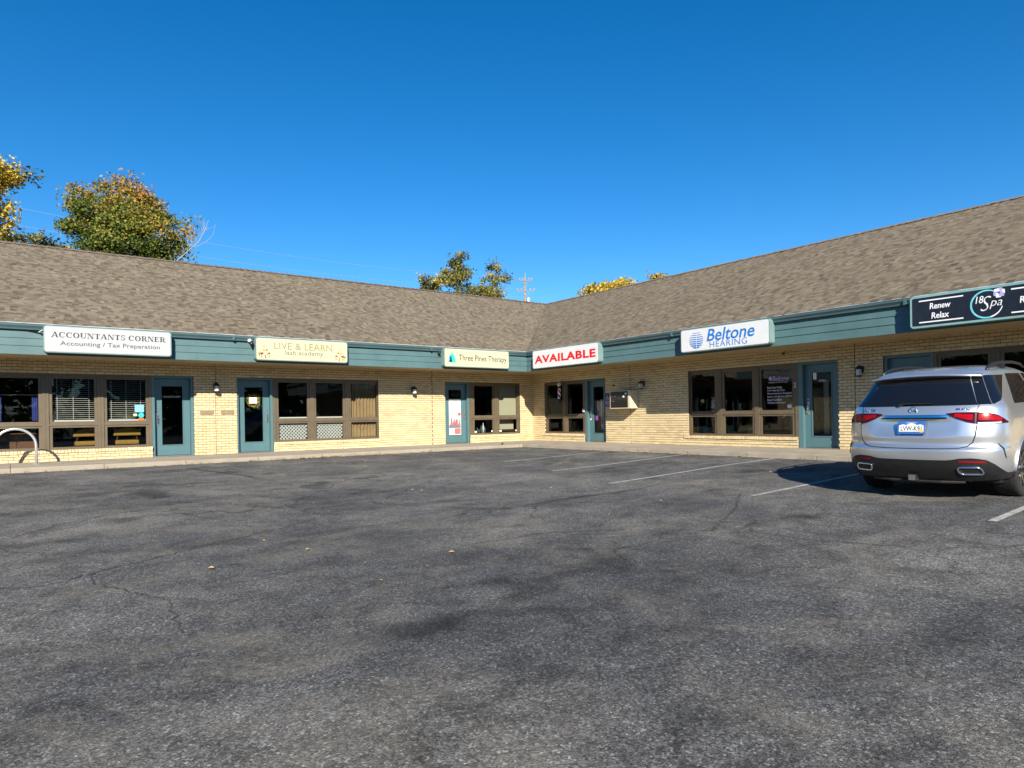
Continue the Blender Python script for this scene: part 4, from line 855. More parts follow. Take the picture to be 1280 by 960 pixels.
m2 = MB(); m2.wbox('R', 7.46, 10.0, -1.0, -.42, .012, .30); tag(m2.build('display_bench', 'dark_wood', None, P('R', 8.7, -.7, 0)), 'low dark bench carrying boxes inside the hearing shop', 'bench')
e = empty('display_easel', P('R', 8.0, -.7, .3), 'open display folder propped behind the hearing shop glass', 'folder')
m2 = MB(); m2.hexa([P('R', 7.72, -.72, 1.10), P('R', 8.0, -.72, 1.06), P('R', 7.98, -.80, 1.30), P('R', 7.74, -.80, 1.34), P('R', 7.72, -.70, 1.10), P('R', 8.0, -.70, 1.06), P('R', 7.98, -.78, 1.30), P('R', 7.74, -.78, 1.34)]); m2.build('sheet', 'paper_white', e)
for t in (7.70, 8.12): m2 = MB(); m2.tube([P('R', t, -.74, .30), P('R', t + .12, -.76, 1.3)], .02, 6); m2.build('stand', 'wood_brown', e)
m2 = MB(); m2.wbox('R', 9.7, 12.3, -4.6, -.29, .014, .03); tag(m2.build('wood_flooring', 'wood_floor', None, P('R', 11.5, -2, .012)), 'orange wood flooring behind the hearing shop door', 'flooring')
m2 = MB(); m2.wbox('R', 9.60, 10.0, -2.66, -2.6, .03, 1.62); tag(m2.build('counter_panel', 'cardboard', None, P('R', 10.0, -2.6, 0)), 'tan counter panel seen through the hearing shop door', 'counter')
curtain('R', 11.30, 11.44, .35, 1.75, -.55, 'beige_shade', 'cream drape hanging inside the hearing shop door', .07, .02)
e = empty('wooden_desk', P('R', 10.8, -1.4, 0), 'orange slatted wooden desk behind the hearing shop door', 'desk')
m2 = MB(); m2.wbox('R', 10.4, 11.18, -1.7, -1.25, .03, .74); m2.build('carcass', 'wood_floor', e)
for k in range(7): m2 = MB(); m2.wbox('R', 10.4, 11.18, -1.25, -1.235, .06 + k * .095, .14 + k * .095); m2.build('slat', 'wood_floor', e)
word('OPEN', fr, 11.46, 1.72, .17, .05, -.186, 'letter_white', D5, name='door_lettering', thick=.001)
m2 = MB(); ring(m2, 'R', 11.33, 11.62, 1.34, 1.52, .008, -.187, -.186); m2.build('hours_panel', 'letter_grey', D5); word('10-5', fr, 11.475, 1.43, .2, .08, -.187, 'letter_grey', D5, name='door_lettering', thick=.001)
decal('R', 11.27, 1.85, .09, .18, -.186, 'paper_white', 'white paper notice at the top of the hearing shop door', 'notice', 'door_notice')
e = empty('ceiling_lamp', P('R', 9.1, -1.3, 2.45), 'pale dome ceiling lamp inside the hearing shop', 'lamp'); m2 = MB(); m2.lathe(P('R', 9.1, -1.3, 0), [(.3, 2.68), (.28, 2.6), (.18, 2.54), (.001, 2.52)], 18); m2.build('dome', 'beige_shade', e, smooth=True)

# ------------------------------------------------------------------ the silver car (x forward from rear bumper, y left, z up)
CX, CY = -6.76, -16.36; CARZ = lot_z(CX, CY)
CAR = empty('parked_car', (0, 0, 0), 'silver sport utility car parked nose-in to the kerb', 'car')
ZK = [.22, .30, .42, .55, .655, .685, .705, .85, 1.0, 1.12, 1.20, 1.25, 1.40, 1.55, 1.62, 1.67, 1.71, 1.745, 1.765]
W_ = [.88, .925, .965, .975, .978, .978, .977, .978, .970, .950, .920, .885, .805, .73, .695, .655, .59, .46, .25]
R_ = [.22, .12, .035, .0, -.004, .008, .034, .052, .085, .115, .15, .185, .30, .41, .46, .53, .70, 1.05, 1.5]
C_ = [.5, .55, .6, .62, .62, .62, .61, .6, .58, .55, .5, .46, .42, .40, .40, .40, .40, .40, .35]
F_ = [4.72, 4.80, 4.88, 4.92, 4.92, 4.92, 4.92, 4.88, 4.70, 4.00, 3.62, 3.50, 3.12, 2.75, 2.55, 2.38, 2.18, 1.95, 1.75]
G_ = [.8, .8, .85, .9, .9, .9, .9, .9, .85, .6, .4, .4, .4, .4, .35, .35, .3, .25, .1]
def cub(ys, x):
    xs = ZK; x = min(max(x, xs[0]), xs[-1]); n_ = len(xs); i = 0
    while i < n_ - 2 and x > xs[i + 1]: i += 1
    d = lambda j: (ys[j + 1] - ys[j]) / (xs[j + 1] - xs[j])
    def m_(j):
        if j == 0: return d(0)
        if j == n_ - 1: return d(n_ - 2)
        a, b_ = d(j - 1), d(j); return 0 if a * b_ <= 0 else (a + b_) / 2
    h = xs[i + 1] - xs[i]; t = (x - xs[i]) / h
    return (2 * t**3 - 3 * t * t + 1) * ys[i] + (t**3 - 2 * t * t + t) * h * m_(i) + (-2 * t**3 + 3 * t * t) * ys[i + 1] + (t**3 - t * t) * h * m_(i + 1)
NX = 2.5
def recess(y, z):  # hollow around the number plate and pressed crease of the tailgate
    k = max(0, 1 - (abs(y) / .52) ** 4) * max(0, 1 - ((z - .97) / .145) ** 2) if abs(z - .97) < .145 else 0
    return .030 * k
def rear(y, z):
    w = cub(W_, z); q = min(abs(y) / w, .99999); return Vector((cub(R_, z) + cub(C_, z) * (1 - (1 - q ** NX) ** (1 / NX)) + recess(y, z), y, z))
def sidep(x, z, sgn):
    w, r, c = cub(W_, z), cub(R_, z), cub(C_, z); f, g = cub(F_, z), cub(G_, z)
    if x < r + c: k = max(0, 1 - (x - r) / c); y = w * max(0, 1 - k ** NX) ** (1 / NX)
    elif x > f - g: k = min(1, (x - f + g) / g); y = w * max(0, 1 - k ** NX) ** (1 / NX)
    else: y = w
    return Vector((x, sgn * y, z))
def loop(u, z):     # u in [-3, 3]: 0 rear centre, 1 end of rear corner, 2 start of front corner, 3 front centre
    sgn = 1 if u >= 0 else -1; u = abs(u); w, r, c, f, g = cub(W_, z), cub(R_, z), cub(C_, z), cub(F_, z), cub(G_, z)
    if u <= 1:
        a = u * math.pi / 2; y = w * math.sin(a) ** (2 / NX); x = r + c * (1 - max(0, math.cos(a)) ** (2 / NX)) + recess(y, z)
    elif u <= 2: y = w; x = r + c + (f - g - r - c) * (u - 1)
    else: a = (u - 2) * math.pi / 2; y = w * max(0, math.cos(a)) ** (2 / NX); x = f - g + g * math.sin(a) ** (2 / NX)
    return Vector((x, sgn * y, z))
VB = [(0, .538), (.38, .54), (.46, .548), (.53, .566), (.66, .57), (.74, .56), (.79, .543), (.85, .493), (.91, .42), (.945, .375), (2, .36)]
def lerp(tab, x):
    if x <= tab[0][0]: return tab[0][1]
    for (a, va), (b_, vb) in zip(tab, tab[1:]):
        if x <= b_: return va + (vb - va) * (x - a) / (b_ - a)
    return tab[-1][1]
def zb(u):
    u = abs(u)
    if u >= 1: return .36
    return lerp(VB, .965 * math.sin(u * math.pi / 2) ** (2 / NX))
US = [k / 40 for k in range(41)] + [1 + k / 90 for k in range(1, 91)] + [2 + k / 12 for k in range(1, 13)]
US = [-u for u in reversed(US[1:])] + US[:-1]
NV = 120
def vz(v): return v
mb = MB(); rows = []
for j in range(NV + 1):
    v = j / NV; rows.append([loop(u, zb(u) + (1.765 - zb(u)) * (1 - (1 - v) ** 1.25)) for u in US])
for r in rows: r.append(r[0])
WH = [(1.075, .372), (4.065, .372)]; RAD = .425
mb.grid(rows); keep = []
for q in mb.f:
    c = sum((mb.v[i] for i in q), Vector()) / 4
    if abs(c.y) > .5 and any((c.x - x) ** 2 + (c.z - z) ** 2 < RAD * RAD for x, z in WH): continue
    keep.append(q)
cnt = {}
for q in keep:
    for k in range(4):
        ed = tuple(sorted((q[k], q[(k + 1) % 4]))); cnt[ed] = cnt.get(ed, 0) + 1
for ed, c in cnt.items():
    if c == 1:
        for i in ed:
            p = mb.v[i]
            for x, z in WH:
                d = math.hypot(p.x - x, p.z - z)
                if d < RAD + .09 and p.z > .365 and d > .01: s_ = RAD / d; nx, nz = x + (p.x - x) * s_, z + (p.z - z) * s_; mb.v[i] = Vector((nx, p.y, nz))
mb.f = keep; mb.t = [.5] * len(keep)
top = [i + NV * (len(US) + 1) for i in range(len(US))]; mb.f.append(tuple(top)); mb.t.append(.5)
body = mb.build('body', 'car_silver', CAR, smooth=True)
def patch(fn, n_u, n_v, off, name, mat, parent=CAR, smooth=True):
    """grid from fn(u, v) in 0..1, pushed outward by off, with a closed rim"""
    g_ = [[fn(i / n_u, j / n_v) for i in range(n_u + 1)] for j in range(n_v + 1)]; out = []
    for j in range(n_v + 1):
        row = []
        for i in range(n_u + 1):
            du = g_[j][min(i + 1, n_u)] - g_[j][max(i - 1, 0)]; dv = g_[min(j + 1, n_v)][i] - g_[max(j - 1, 0)][i]; nn = du.cross(dv)
            nn = nn.normalized() if nn.length > 1e-9 else Vector((-1, 0, 0))
            ctr = Vector((2.4, 0, .8)); 
            if nn.dot(g_[j][i] - ctr) < 0: nn = -nn
            row.append(g_[j][i] + nn * off)
        out.append(row)
    m2 = MB(); m2.grid(out); 
    rim = [out[0], [r[-1] for r in out], out[-1][::-1], [r[0] for r in out][::-1]]; inn = [g_[0], [r[-1] for r in g_], g_[-1][::-1], [r[0] for r in g_][::-1]]
    for a, b_ in zip(rim, inn): m2.grid([a, [p + (p - q) * .5 for p, q in zip(b_, a)]])
    return m2.build(name, mat, parent, smooth=smooth)
# lower black bumper and sills
def val(u, v):
    uu = -1.18 + 2.36 * u; z1 = zb(uu) + .004; z0 = .255 + .05 * abs(math.sin(uu * 1.2)); p = loop(uu, z0 + (z1 - z0) * v); return p
patch(val, 80, 8, .006, 'bumper_valance', 'trim_black')
mb = MB(); mb.box(.45, 4.5, -.86, .86, .24, .42); mb.build('underbody', 'trim_black', CAR)
mb = MB(); mb.box(.22, .46, -.62, .62, .27, .38); mb.build('underbody', 'trim_black', CAR)
for s_ in (-1, 1): mb = MB(); mb.box(1.50, 3.64, s_ * .93 - .045, s_ * .93 + .045, .26, .40); mb.build('sill', 'trim_black', CAR, bevel=.02)
# glazing
def rg(u, v):
    z = 1.232 + (1.588 - 1.232) * v; z += .012 * (1 - (2 * u - 1) ** 2) * v - .0 ; q = (-.765 + 1.53 * u) * (1 - .02 * v); return rear(q * cub(W_, z), z)
gl = patch(rg, 30, 10, .005, 'rear_window', 'car_glass')
for s_ in (-1, 1):
    def dpil(u, v, s_=s_):
        z = 1.235 + .355 * v; q = .769 + .135 * u; return rear(s_ * q * cub(W_, z), z)
    patch(dpil, 8, 10, .006, 'pillar_trim', 'car_glass')
    def qw(u, v, s_=s_):
        z = 1.238 + .365 * v; p0 = rear(s_ * .912 * cub(W_, z), z).x; p1 = .50 + (z - 1.25) * 1.95 - .10 * max(0, .12 - v) * 5; return sidep(p0 + (p1 - p0) * u, z, s_)
    patch(qw, 16, 10, .005, 'quarter_window', 'car_glass')
    def rdw(u, v, s_=s_):
        z = 1.225 + .395 * v; a = .97 + (z - 1.25) * 1.25 - .25 * v * v * .4; b_ = 1.98 - .05 * v; return sidep(a + (b_ - a) * u, z, s_)
    patch(rdw, 20, 10, .005, 'side_window', 'car_glass')
    def fdw(u, v, s_=s_):
        z = 1.215 + .405 * v; a = 2.06 - .05 * v; b_ = cub(F_, z) - .42 + .0 * v; return sidep(a + (b_ - a) * u, z, s_)
    patch(fdw, 20, 10, .005, 'side_window', 'car_glass')
def ws_(u, v):
    z = 1.17 + .42 * v; uu = 2.25 + 1.5 * u
    return loop(uu if uu <= 3 else -(6 - uu), z)
patch(ws_, 30, 10, .005, 'windscreen', 'car_glass')
# spoiler
rows = []
for k in range(33):
    y = -.665 + 1.33 * k / 32; q = abs(y) / .665; lip = .345 + .17 * q ** 3; zz = 1.645 - .035 * q ** 2
    rows.append([Vector((.56 + .1 * q, y, 1.592 - .02 * q)), Vector((lip + .02, y, zz - .028)), Vector((lip, y, zz - .012)), Vector((lip + .012, y, zz)), Vector((lip + .16, y, zz + .034 - .012 * q)), Vector((.80 + .12 * q, y, 1.716 - .10 * q ** 3 + .008))])
mb = MB(); mb.grid(rows); mb.build('spoiler', 'car_silver', CAR, smooth=True)
mb = MB()
for k in range(12): pass
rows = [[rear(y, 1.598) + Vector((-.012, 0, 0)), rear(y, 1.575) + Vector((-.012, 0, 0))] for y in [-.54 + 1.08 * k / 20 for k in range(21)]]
mb.grid(rows); mb.build('spoiler_shadow_strip', 'trim_black', gl)  # black strip standing in for the shadow line under the spoiler lip
# tail lights
TT = [(.385, 1.131), (.48, 1.142), (.70, 1.142), (.80, 1.132), (.87, 1.098), (.915, 1.055), (.945, 1.012)]; TB = [(.385, 1.122), (.487, 1.068), (.60, 1.022), (.676, 1.003), (.945, .998)]
for s_ in (-1, 1):
    def tl(u, v, s_=s_):
        y = .385 + .56 * u; z0, z1 = lerp(TB, y), lerp(TT, y); return rear(s_ * y, z0 + (z1 - z0) * v)
    t_ = patch(tl, 30, 8, .012, 'tail_lamp', 'lamp_dark')
    for a, b_, m0, m1 in ((.47, .655, .25, .80), (.705, .90, .30, .88)):
        def ti(u, v, s_=s_, a=a, b_=b_, m0=m0, m1=m1):
            y = a + (b_ - a) * u; z0, z1 = lerp(TB, y), lerp(TT, y); return rear(s_ * y, z0 + (z1 - z0) * (m0 + (m1 - m0) * v))
        patch(ti, 14, 5, .0135, 'lamp_cell', 'lamp_bright', t_)
    def tw(u, v, s_=s_):
        y = .70 + .20 * u; return rear(s_ * y, 1.002 + .012 * v)
    patch(tw, 10, 2, .0140, 'reversing_lens', 'frosted_glass', t_)
    def gapf(u, v, s_=s_):
        y = .672 + .016 * u; z0, z1 = lerp(TB, y), lerp(TT, y); return rear(s_ * y, z0 + (z1 - z0) * v)
    patch(gapf, 2, 4, .0138, 'lamp_seam', 'trim_black', t_)
    def rf(u, v, s_=s_):
        y = .53 + .25 * u; return rear(s_ * y, .522 - .008 * u + .018 * v)
    patch(rf, 12, 2, .012, 'reflector', 'lamp_red')
    vent = [(.86, .755), (.895, .69), (.915, .56), (.90, .60), (.878, .70)]
    m2 = MB(); m2.poly([sidep(.315 + (y - .86) * 1.3, z, s_) + Vector((-.002, s_ * .004, 0)) for y, z in vent], (0, s_ * .006, 0)); m2.build('bumper_vent', 'trim_black', CAR)
    # exhaust trims
    rr = round_rect(.52, .75, .365, .455, .035, 4); ring_ = []
    for y, z in rr: y2 = y + (.41 - z) * .25; ring_.append(rear(s_ * y2, z) + Vector((-.016, 0, 0)))
    m2 = MB(); m2.tube(ring_ + [ring_[0]], .0125, 8, False); ex = m2.build('exhaust_trim', 'chrome', CAR, smooth=True)
    m2 = MB(); m2.poly([p + Vector((.004, 0, 0)) for p in (ring_ if s_ > 0 else ring_[::-1])], (.002, 0, 0)); m2.build('exhaust_mouth', 'crack_dark', ex)
# tailgate seam, bright bar, plate, badge, wiper
def seam(pts, rad, name, mat, lift=.001):
    out = []
    for (y0, z0), (y1, z1) in zip(pts, pts[1:]):
        for k in range(6): y, z = y0 + (y1 - y0) * k / 6, z0 + (z1 - z0) * k / 6; out.append(rear(y, z) + Vector((-lift, 0, 0)))
    out.append(rear(*pts[-1])); m2 = MB(); m2.tube(out, rad, 6); return m2.build(name, mat, CAR)
sm = [(.70, 1.0), (.685, .85), (.66, .77), (.61, .72), (.53, .695), (.3, .687)]
seam(sm + [(-y, z) for y, z in reversed(sm)], .0065, 'tailgate_seam', 'trim_black', -.001)
for s_ in (-1, 1): seam([(s_ * .68, 1.145), (s_ * .695, 1.20), (s_ * .70, 1.235)], .005, 'tailgate_seam', 'trim_black', -.001)
def bar(u, v): y = -.40 + .80 * u; return rear(y, 1.085 + .034 * v) + Vector((-.030 - .012 * (1 - v), 0, 0)) * (1 - (abs(y) / .42) ** 6)
patch(bar, 30, 4, .004, 'tailgate_bar', 'chrome')
def und(u, v): y = -.39 + .78 * u; return rear(y, 1.068 + .018 * v) + Vector((-.006, 0, 0))
patch(und, 30, 2, .002, 'bar_shade_strip', 'trim_black')  # black strip paints in the shading below the bright bar
PX = .068; PT = .045
def pf(a, b_, c): return Vector((PX - c + (b_ - .955) * .18, -a, b_))   # plate frame: a right (-y), b up, c out
def prect(a0, a1, b0, b1, c0, c1, name, mat, parent, r=.01):
    m2 = MB(); o = round_rect(a0, a1, b0, b1, r, 3); lo = [pf(a, b_, c0) for a, b_ in o]; hi = [pf(a, b_, c1) for a, b_ in o]; n_ = len(o)
    m2.v = lo + hi; m2.f = [tuple(range(n_, 2 * n_)), tuple(reversed(range(n_)))] + [(k, (k + 1) % n_, n_ + (k + 1) % n_, n_ + k) for k in range(n_)]; m2.t = [.5] * len(m2.f); return m2.build(name, mat, parent)
pl = prect(-.165, .165, .872, 1.042, 0, .012, 'number_plate', 'plate_blue', CAR, .012)
prect(-.148, .148, .888, 1.028, .012, .016, 'plate_field', 'plate_blue', pl)
m2 = MB(); o = [(-.148, .905), (.148, .905), (.148, .985), (.11, 1.0), (.07, .992), (.02, 1.012), (-.02, 1.012), (-.06, .99), (-.10, 1.0), (-.148, .985)]; m2.poly([pf(a, b_, .016) for a, b_ in o], (-.0015, 0, 0)); m2.build('plate_snow', 'plate_white', pl)
word('LVW-K91', pf, 0, .946, .25, .062, .0176, 'letter_charcoal', pl, name='plate_lettering', thick=.001, offset=.01); word('COLORADO', pf, 0, 1.020, .12, .014, .0165, 'plate_white', pl, name='plate_lettering', thick=.001)
prect(.10, .145, .895, .935, .018, .020, 'plate_sticker', 'sticker_yellow', pl, .006)
m2 = MB(); c = rear(0, 1.178) + Vector((-.012, 0, 0)); m2.tube([c + Vector((0, .045 * math.cos(a * .2618), .045 * math.sin(a * .2618))) for a in range(25)], .006, 6, False); bd = m2.build('badge', 'chrome', CAR, smooth=True)
for k in range(3):
    a = math.pi / 2 + k * 2.0944; m2 = MB(); m2.tube([c, c + Vector((0, .042 * math.cos(a), .042 * math.sin(a)))], [.010, .002], 5); m2.build('badge_ray', 'chrome', bd)
def bf(a, b_, c): return rear(-a, b_) + Vector((-c, 0, 0))
word('GLE 350', bf, -.58, 1.188, .19, .032, .003, 'chrome', CAR, name='model_lettering', thick=.005, offset=.01); word('4MATIC', bf, .55, 1.188, .15, .026, .003, 'chrome', CAR, name='model_lettering', thick=.005, offset=.01)
m2 = MB(); m2.tube([rear(.18, 1.245) + Vector((-.03, 0, 0)), rear(.12, 1.268) + Vector((-.035, 0, 0)), rear(-.22, 1.262) + Vector((-.025, 0, 0))], [.02, .012, .007], 6); m2.build('wiper', 'trim_black', gl)
m2 = MB(); m2.box(.03, .2, -.045, .045, .262, .345); hb_ = m2.build('tow_receiver', 'appliance_dark', CAR); m2 = MB(); m2.box(.022, .03, -.040, .04, .268, .338); m2.build('receiver_cover', 'brushed_steel', hb_)
m2 = MB(); m2.tube([(.22, -.55, .255), (.16, -.3, .25), (.15, .3, .25), (.22, .55, .255)], .02, 8); m2.build('tow_beam', 'appliance_dark', CAR)
for s_ in (-1, 1):
    pts = [(.80, .645, 1.675), (.90, .635, 1.715), (1.10, .628, 1.752), (1.5, .618, 1.778), (2.0, .61, 1.782), (2.35, .605, 1.76), (2.55, .60, 1.71)]
    m2 = MB(); m2.tube([(x, s_ * y, z) for x, y, z in pts], [.014, .022, .022, .02, .02, .02, .014], 8); rl = m2.build('roof_rail', 'trim_black', CAR, smooth=True)
    m2 = MB(); m2.box(1.45, 1.60, s_ * .615 - .015, s_ * .615 + .015, 1.69, 1.775); m2.build('rail_foot', 'trim_black', rl)
    # door shuts and handles
    for x in (1.98, 3.02): m2 = MB(); m2.tube([sidep(x + .05 * math.sin((z - .4) * 3), z, s_) + Vector((0, s_ * -.001, 0)) for z in [.42 + .04 * k for k in range(20)]], .005, 5); m2.build('door_seam', 'trim_black', CAR)
    m2 = MB(); m2.tube([sidep(1.50 + .03 * math.sin(z * 3), z, s_) for z in [.86 + .03 * k for k in range(13)]], .005, 5); m2.build('door_seam', 'trim_black', CAR)
    for x in (1.62, 2.68): m2 = MB(); m2.tube([sidep(x, 1.03, s_), sidep(x + .03, 1.035, s_) + Vector((0, s_ * .035, 0)), sidep(x + .2, 1.04, s_) + Vector((0, s_ * .035, 0)), sidep(x + .23, 1.04, s_)], .013, 8); m2.build('door_handle', 'car_silver', CAR, smooth=True)
    m2 = MB(); m2.box(3.02, 3.22, s_ * 1.0 - .09, s_ * 1.0 + .09, 1.10, 1.27); m2.build('wing_mirror', 'car_silver', CAR, bevel=.04)
    def hl(u, v, s_=s_): return loop(s_ * (2.35 + .35 * u), .82 + .13 * v)
    patch(hl, 12, 4, .010, 'headlamp', 'frosted_glass')
    for wi, (x, z) in enumerate(WH):
        # flared lip and dark liner
        pts = []
        for k in range(25):
            a = math.radians(-8 + 196 * k / 24); px_, pz_ = x + RAD * math.cos(a), z + RAD * math.sin(a)
            if pz_ > .34: pts.append(sidep(px_, pz_, s_) + Vector((0, s_ * .004, 0)))
        m2 = MB(); m2.tube(pts, .016, 8); m2.build('arch_lip', 'car_silver', CAR, smooth=True)
        rows = [[Vector((x + (RAD + .012) * math.cos(a), s_ * yy, z + (RAD + .012) * math.sin(a))) for a in [math.radians(-10 + 200 * k / 24) for k in range(25)]] for yy in (.955, .55)]
        m2 = MB(); m2.grid(rows); m2.grid([[Vector((x, s_ * .55, z))] * 25, rows[1]]); m2.build('arch_liner', 'trim_black', CAR)
        we = empty('wheel', (0, 0, 0)); we.parent = CAR; del we; wo_ = None
        wc = Vector((x, s_ * .825, z))
        tp = [(.245, -.125), (.30, -.138), (.345, -.135), (.365, -.115), (.372, -.08), (.372, .08), (.365, .115), (.345, .135), (.30, .138), (.245, .125)]
        m2 = MB(); m2.lathe(wc, tp, 40, 'Y'); wh_ = m2.build('wheel', 'tyre', CAR, smooth=True)
        for g_ in (-.055, -.02, .02, .055): m2 = MB(); m2.lathe(wc, [(.3735, g_ - .004), (.3737, g_), (.3735, g_ + .004)], 40, 'Y'); m2.build('tread_groove', 'crack_dark', wh_)
        m2 = MB(); m2.lathe(wc, [(.246, s_ * .118), (.24, s_ * .10), (.23, s_ * .02), (.225, -s_ * .1)], 32, 'Y')
        for k in range(10):
            a = k * math.pi / 5; d_ = Vector((math.cos(a), 0, math.sin(a))); e_ = Vector((-math.sin(a), 0, math.cos(a))); oo = Vector((0, s_ * .085, 0)); o2 = Vector((0, s_ * .108, 0))
            m2.quad(wc + d_ * .05 + e_ * .022 + oo, wc + d_ * .05 - e_ * .022 + oo, wc + d_ * .238 - e_ * .016 + o2, wc + d_ * .238 + e_ * .016 + o2)
        m2.lathe(wc, [(.06, s_ * .08), (.055, s_ * .1), (.001, s_ * .102)], 20, 'Y'); m2.build('rim', 'rim_alloy', wh_)
        m2 = MB(); m2.lathe(wc, [(.17, s_ * .02), (.17, s_ * .03), (.001, s_ * .03)], 24, 'Y'); m2.build('brake_disc', 'brushed_steel', wh_)
for o_ in [q for q in bpy.data.objects if q.type == 'EMPTY' and q.name.startswith('wheel')]: bpy.data.objects.remove(o_)
CAR.location = (CX, CY, CARZ); CAR.rotation_euler = (0, -.034, math.radians(1.7))

# ------------------------------------------------------------------ trees, pole and wires beyond the roof
def tree(name, label, base, blobs, nclump, nleaf, lsize, mat, tonef, cat='tree', group='trees beyond the roof', trunk_r=.16, bark='bark', seed=1, limbs=26, spread=.45, trunk_top=None):
    rr = random.Random(seed); b0 = Vector(base); e = empty(name, base, label, cat, group)
    zmin = min(b_[2] - b_[5] for b_ in blobs); zmax = max(b_[2] + b_[5] for b_ in blobs)
    cen = Vector((sum(b_[0] for b_ in blobs) / len(blobs), sum(b_[1] for b_ in blobs) / len(blobs), 0))
    tt = trunk_top or (zmin + (zmax - zmin) * .45); fork = Vector((b0.x * .4 + cen.x * .6, b0.y * .4 + cen.y * .6, tt))
    clumps = []; tot = sum(b_[3] * b_[4] * b_[5] for b_ in blobs)
    for b_ in blobs:
        for _ in range(max(2, int(nclump * b_[3] * b_[4] * b_[5] / tot))):
            d = Vector((rr.gauss(0, 1), rr.gauss(0, 1), rr.gauss(0, 1))).normalized() * (rr.random() ** .32)
            clumps.append(Vector((b_[0] + d.x * b_[3], b_[1] + d.y * b_[4], b_[2] + d.z * b_[5])))
    m2 = MB(); pts = [b0]; n_ = 6
    for k in range(1, n_ + 1): f = k / n_; pts.append(b0.lerp(fork, f) + Vector((rr.uniform(-.1, .1), rr.uniform(-.1, .1), 0)))
    m2.tube(pts, [trunk_r * (1 - .6 * k / n_) for k in range(n_ + 1)], 9); m2.build('trunk', bark, e, smooth=True)
    m2 = MB()
    for c in rr.sample(clumps, min(limbs, len(clumps))):
        f = rr.uniform(.45, 1.0); s0 = b0.lerp(fork, f); mid = s0.lerp(c, .5) + Vector((rr.uniform(-.4, .4), rr.uniform(-.4, .4), rr.uniform(.0, .5)))
        r0 = trunk_r * .38 * (1.2 - f * .5); m2.tube([s0, s0.lerp(mid, .5) + Vector((0, 0, .1)), mid, c], [r0, r0 * .7, r0 * .45, .012], 6)
        for _ in range(3): d = c + Vector((rr.uniform(-.7, .7), rr.uniform(-.7, .7), rr.uniform(-.2, .7))); m2.tube([mid.lerp(c, rr.random()), d], [.018, .006], 4)
    m2.build('limbs', bark, e, smooth=True)
    m2 = MB()
    for c in clumps:
        sp = spread * rr.uniform(.6, 1.3); base_t = tonef((c.z - zmin) / (zmax - zmin), rr)
        for _ in range(nleaf):
            p = c + Vector([max(-1.7, min(1.7, rr.gauss(0, 1))) * sp * q for q in (1, 1, .75)]); s_ = lsize * rr.uniform(.6, 1.25)
            a = Vector((rr.gauss(0, 1), rr.gauss(0, 1), rr.gauss(0, .7))).normalized(); b_ = a.cross(Vector((rr.gauss(0, 1), rr.gauss(0, 1), rr.gauss(0, 1)))).normalized()
            m2.quad(p - a * s_ * .5, p - b_ * s_ * .38 + a * s_ * .05, p + a * s_ * .6, p + b_ * s_ * .38 + a * s_ * .05, tone=min(1, max(0, base_t + rr.gauss(0, .13))))
    m2.build('crown', mat, e, tones=True)
    return e
def GZ(z=-.6): return z
tree('maple_tree', 'broad green tree with rusty orange upper leaves behind the serif-lettered wing', (-11.6, 16.2, -.6),
     [(-11.8, 16, 9.2, 2.0, 1.9, 1.5), (-12.9, 16, 10.2, 1.5, 1.4, 1.4), (-11.3, 16, 10.8, 1.35, 1.4, 1.4), (-10.3, 16, 10.0, 1.05, 1.2, 1.2), (-12.4, 16, 11.9, .85, .9, .55), (-10.8, 16.2, 11.7, .6, .8, .6), (-14.0, 16, 11.1, .7, .7, .6), (-9.3, 16, 10.4, .6, .7, .6), (-9.5, 16, 9.3, .45, .7, .6), (-11.6, 15.9, 12.3, .45, .6, .35), (-11.3, 16, 7.6, 2.6, 1.8, 1.2)],
     300, 165, .125, 'leaf_green', lambda h, rr: .34 + .40 * max(0, h - .5) / .5 + rr.gauss(0, .12) + (.18 if h > .78 else 0), seed=5, spread=.27)
tree('yellow_tree', 'golden yellow tree rising at the bike rack end of the roof', (-18.2, 15.2, -.6),
     [(-17.6, 15, 11.3, 1.5, 1.3, 1.3), (-16.1, 15, 11.5, .75, .7, .42), (-16.7, 15, 10.0, .85, .8, .5), (-17.3, 15, 10.6, .9, .9, .7), (-19.3, 15.2, 11.0, 1.9, 1.6, 2.0), (-17.4, 15, 8.9, .95, 1.1, .6), (-16.9, 15, 9.4, .8, .8, .55), (-16.6, 15, 8.5, .7, .8, .4), (-16.0, 15, 11.2, .6, .6, .35), (-18.6, 15.2, 13.0, 1.5, 1.3, 1.0)],
     380, 100, .14, 'leaf_yellow', lambda h, rr: (.62 if rr.random() < .75 else .12) + rr.gauss(0, .1), seed=11, spread=.26)
tree('dark_shrub_tree', 'dark leafy treetop just over the ridge near the yellow tree', (-15.0, 14.6, -.6),
     [(-15.6, 14.5, 8.55, .95, .7, .36), (-14.6, 14.5, 8.45, .55, .6, .30), (-13.7, 14.6, 8.3, .5, .6, .34)], 34, 44, .15, 'leaf_olive', lambda h, rr: .22 + rr.gauss(0, .2), seed=13, limbs=10, spread=.22, trunk_r=.1)
tree('elm_tree', 'olive green tree with gaps showing behind the inner corner ridge', (13.2, 24.3, -.6),
     [(12.2, 24, 12.5, 1.15, 1.3, 1.2), (10.2, 24, 11.4, 1.5, 1.2, .75), (15.6, 24, 12.5, .75, .9, 1.25), (16.6, 24, 12.4, .45, .6, .7), (13.0, 24, 10.6, 2.6, 1.5, .9), (11.4, 24, 12.6, .5, .6, .6), (15.0, 24, 10.6, 1.2, 1.2, .8), (14.2, 24, 11.5, .9, .9, .6), (9.6, 24, 11.2, 1.0, .9, .5), (12, 24.3, 9, 3.2, 1.6, 1.2)],
     190, 95, .17, 'leaf_olive', lambda h, rr: .42 + rr.gauss(0, .22), seed=21, limbs=50, spread=.26)
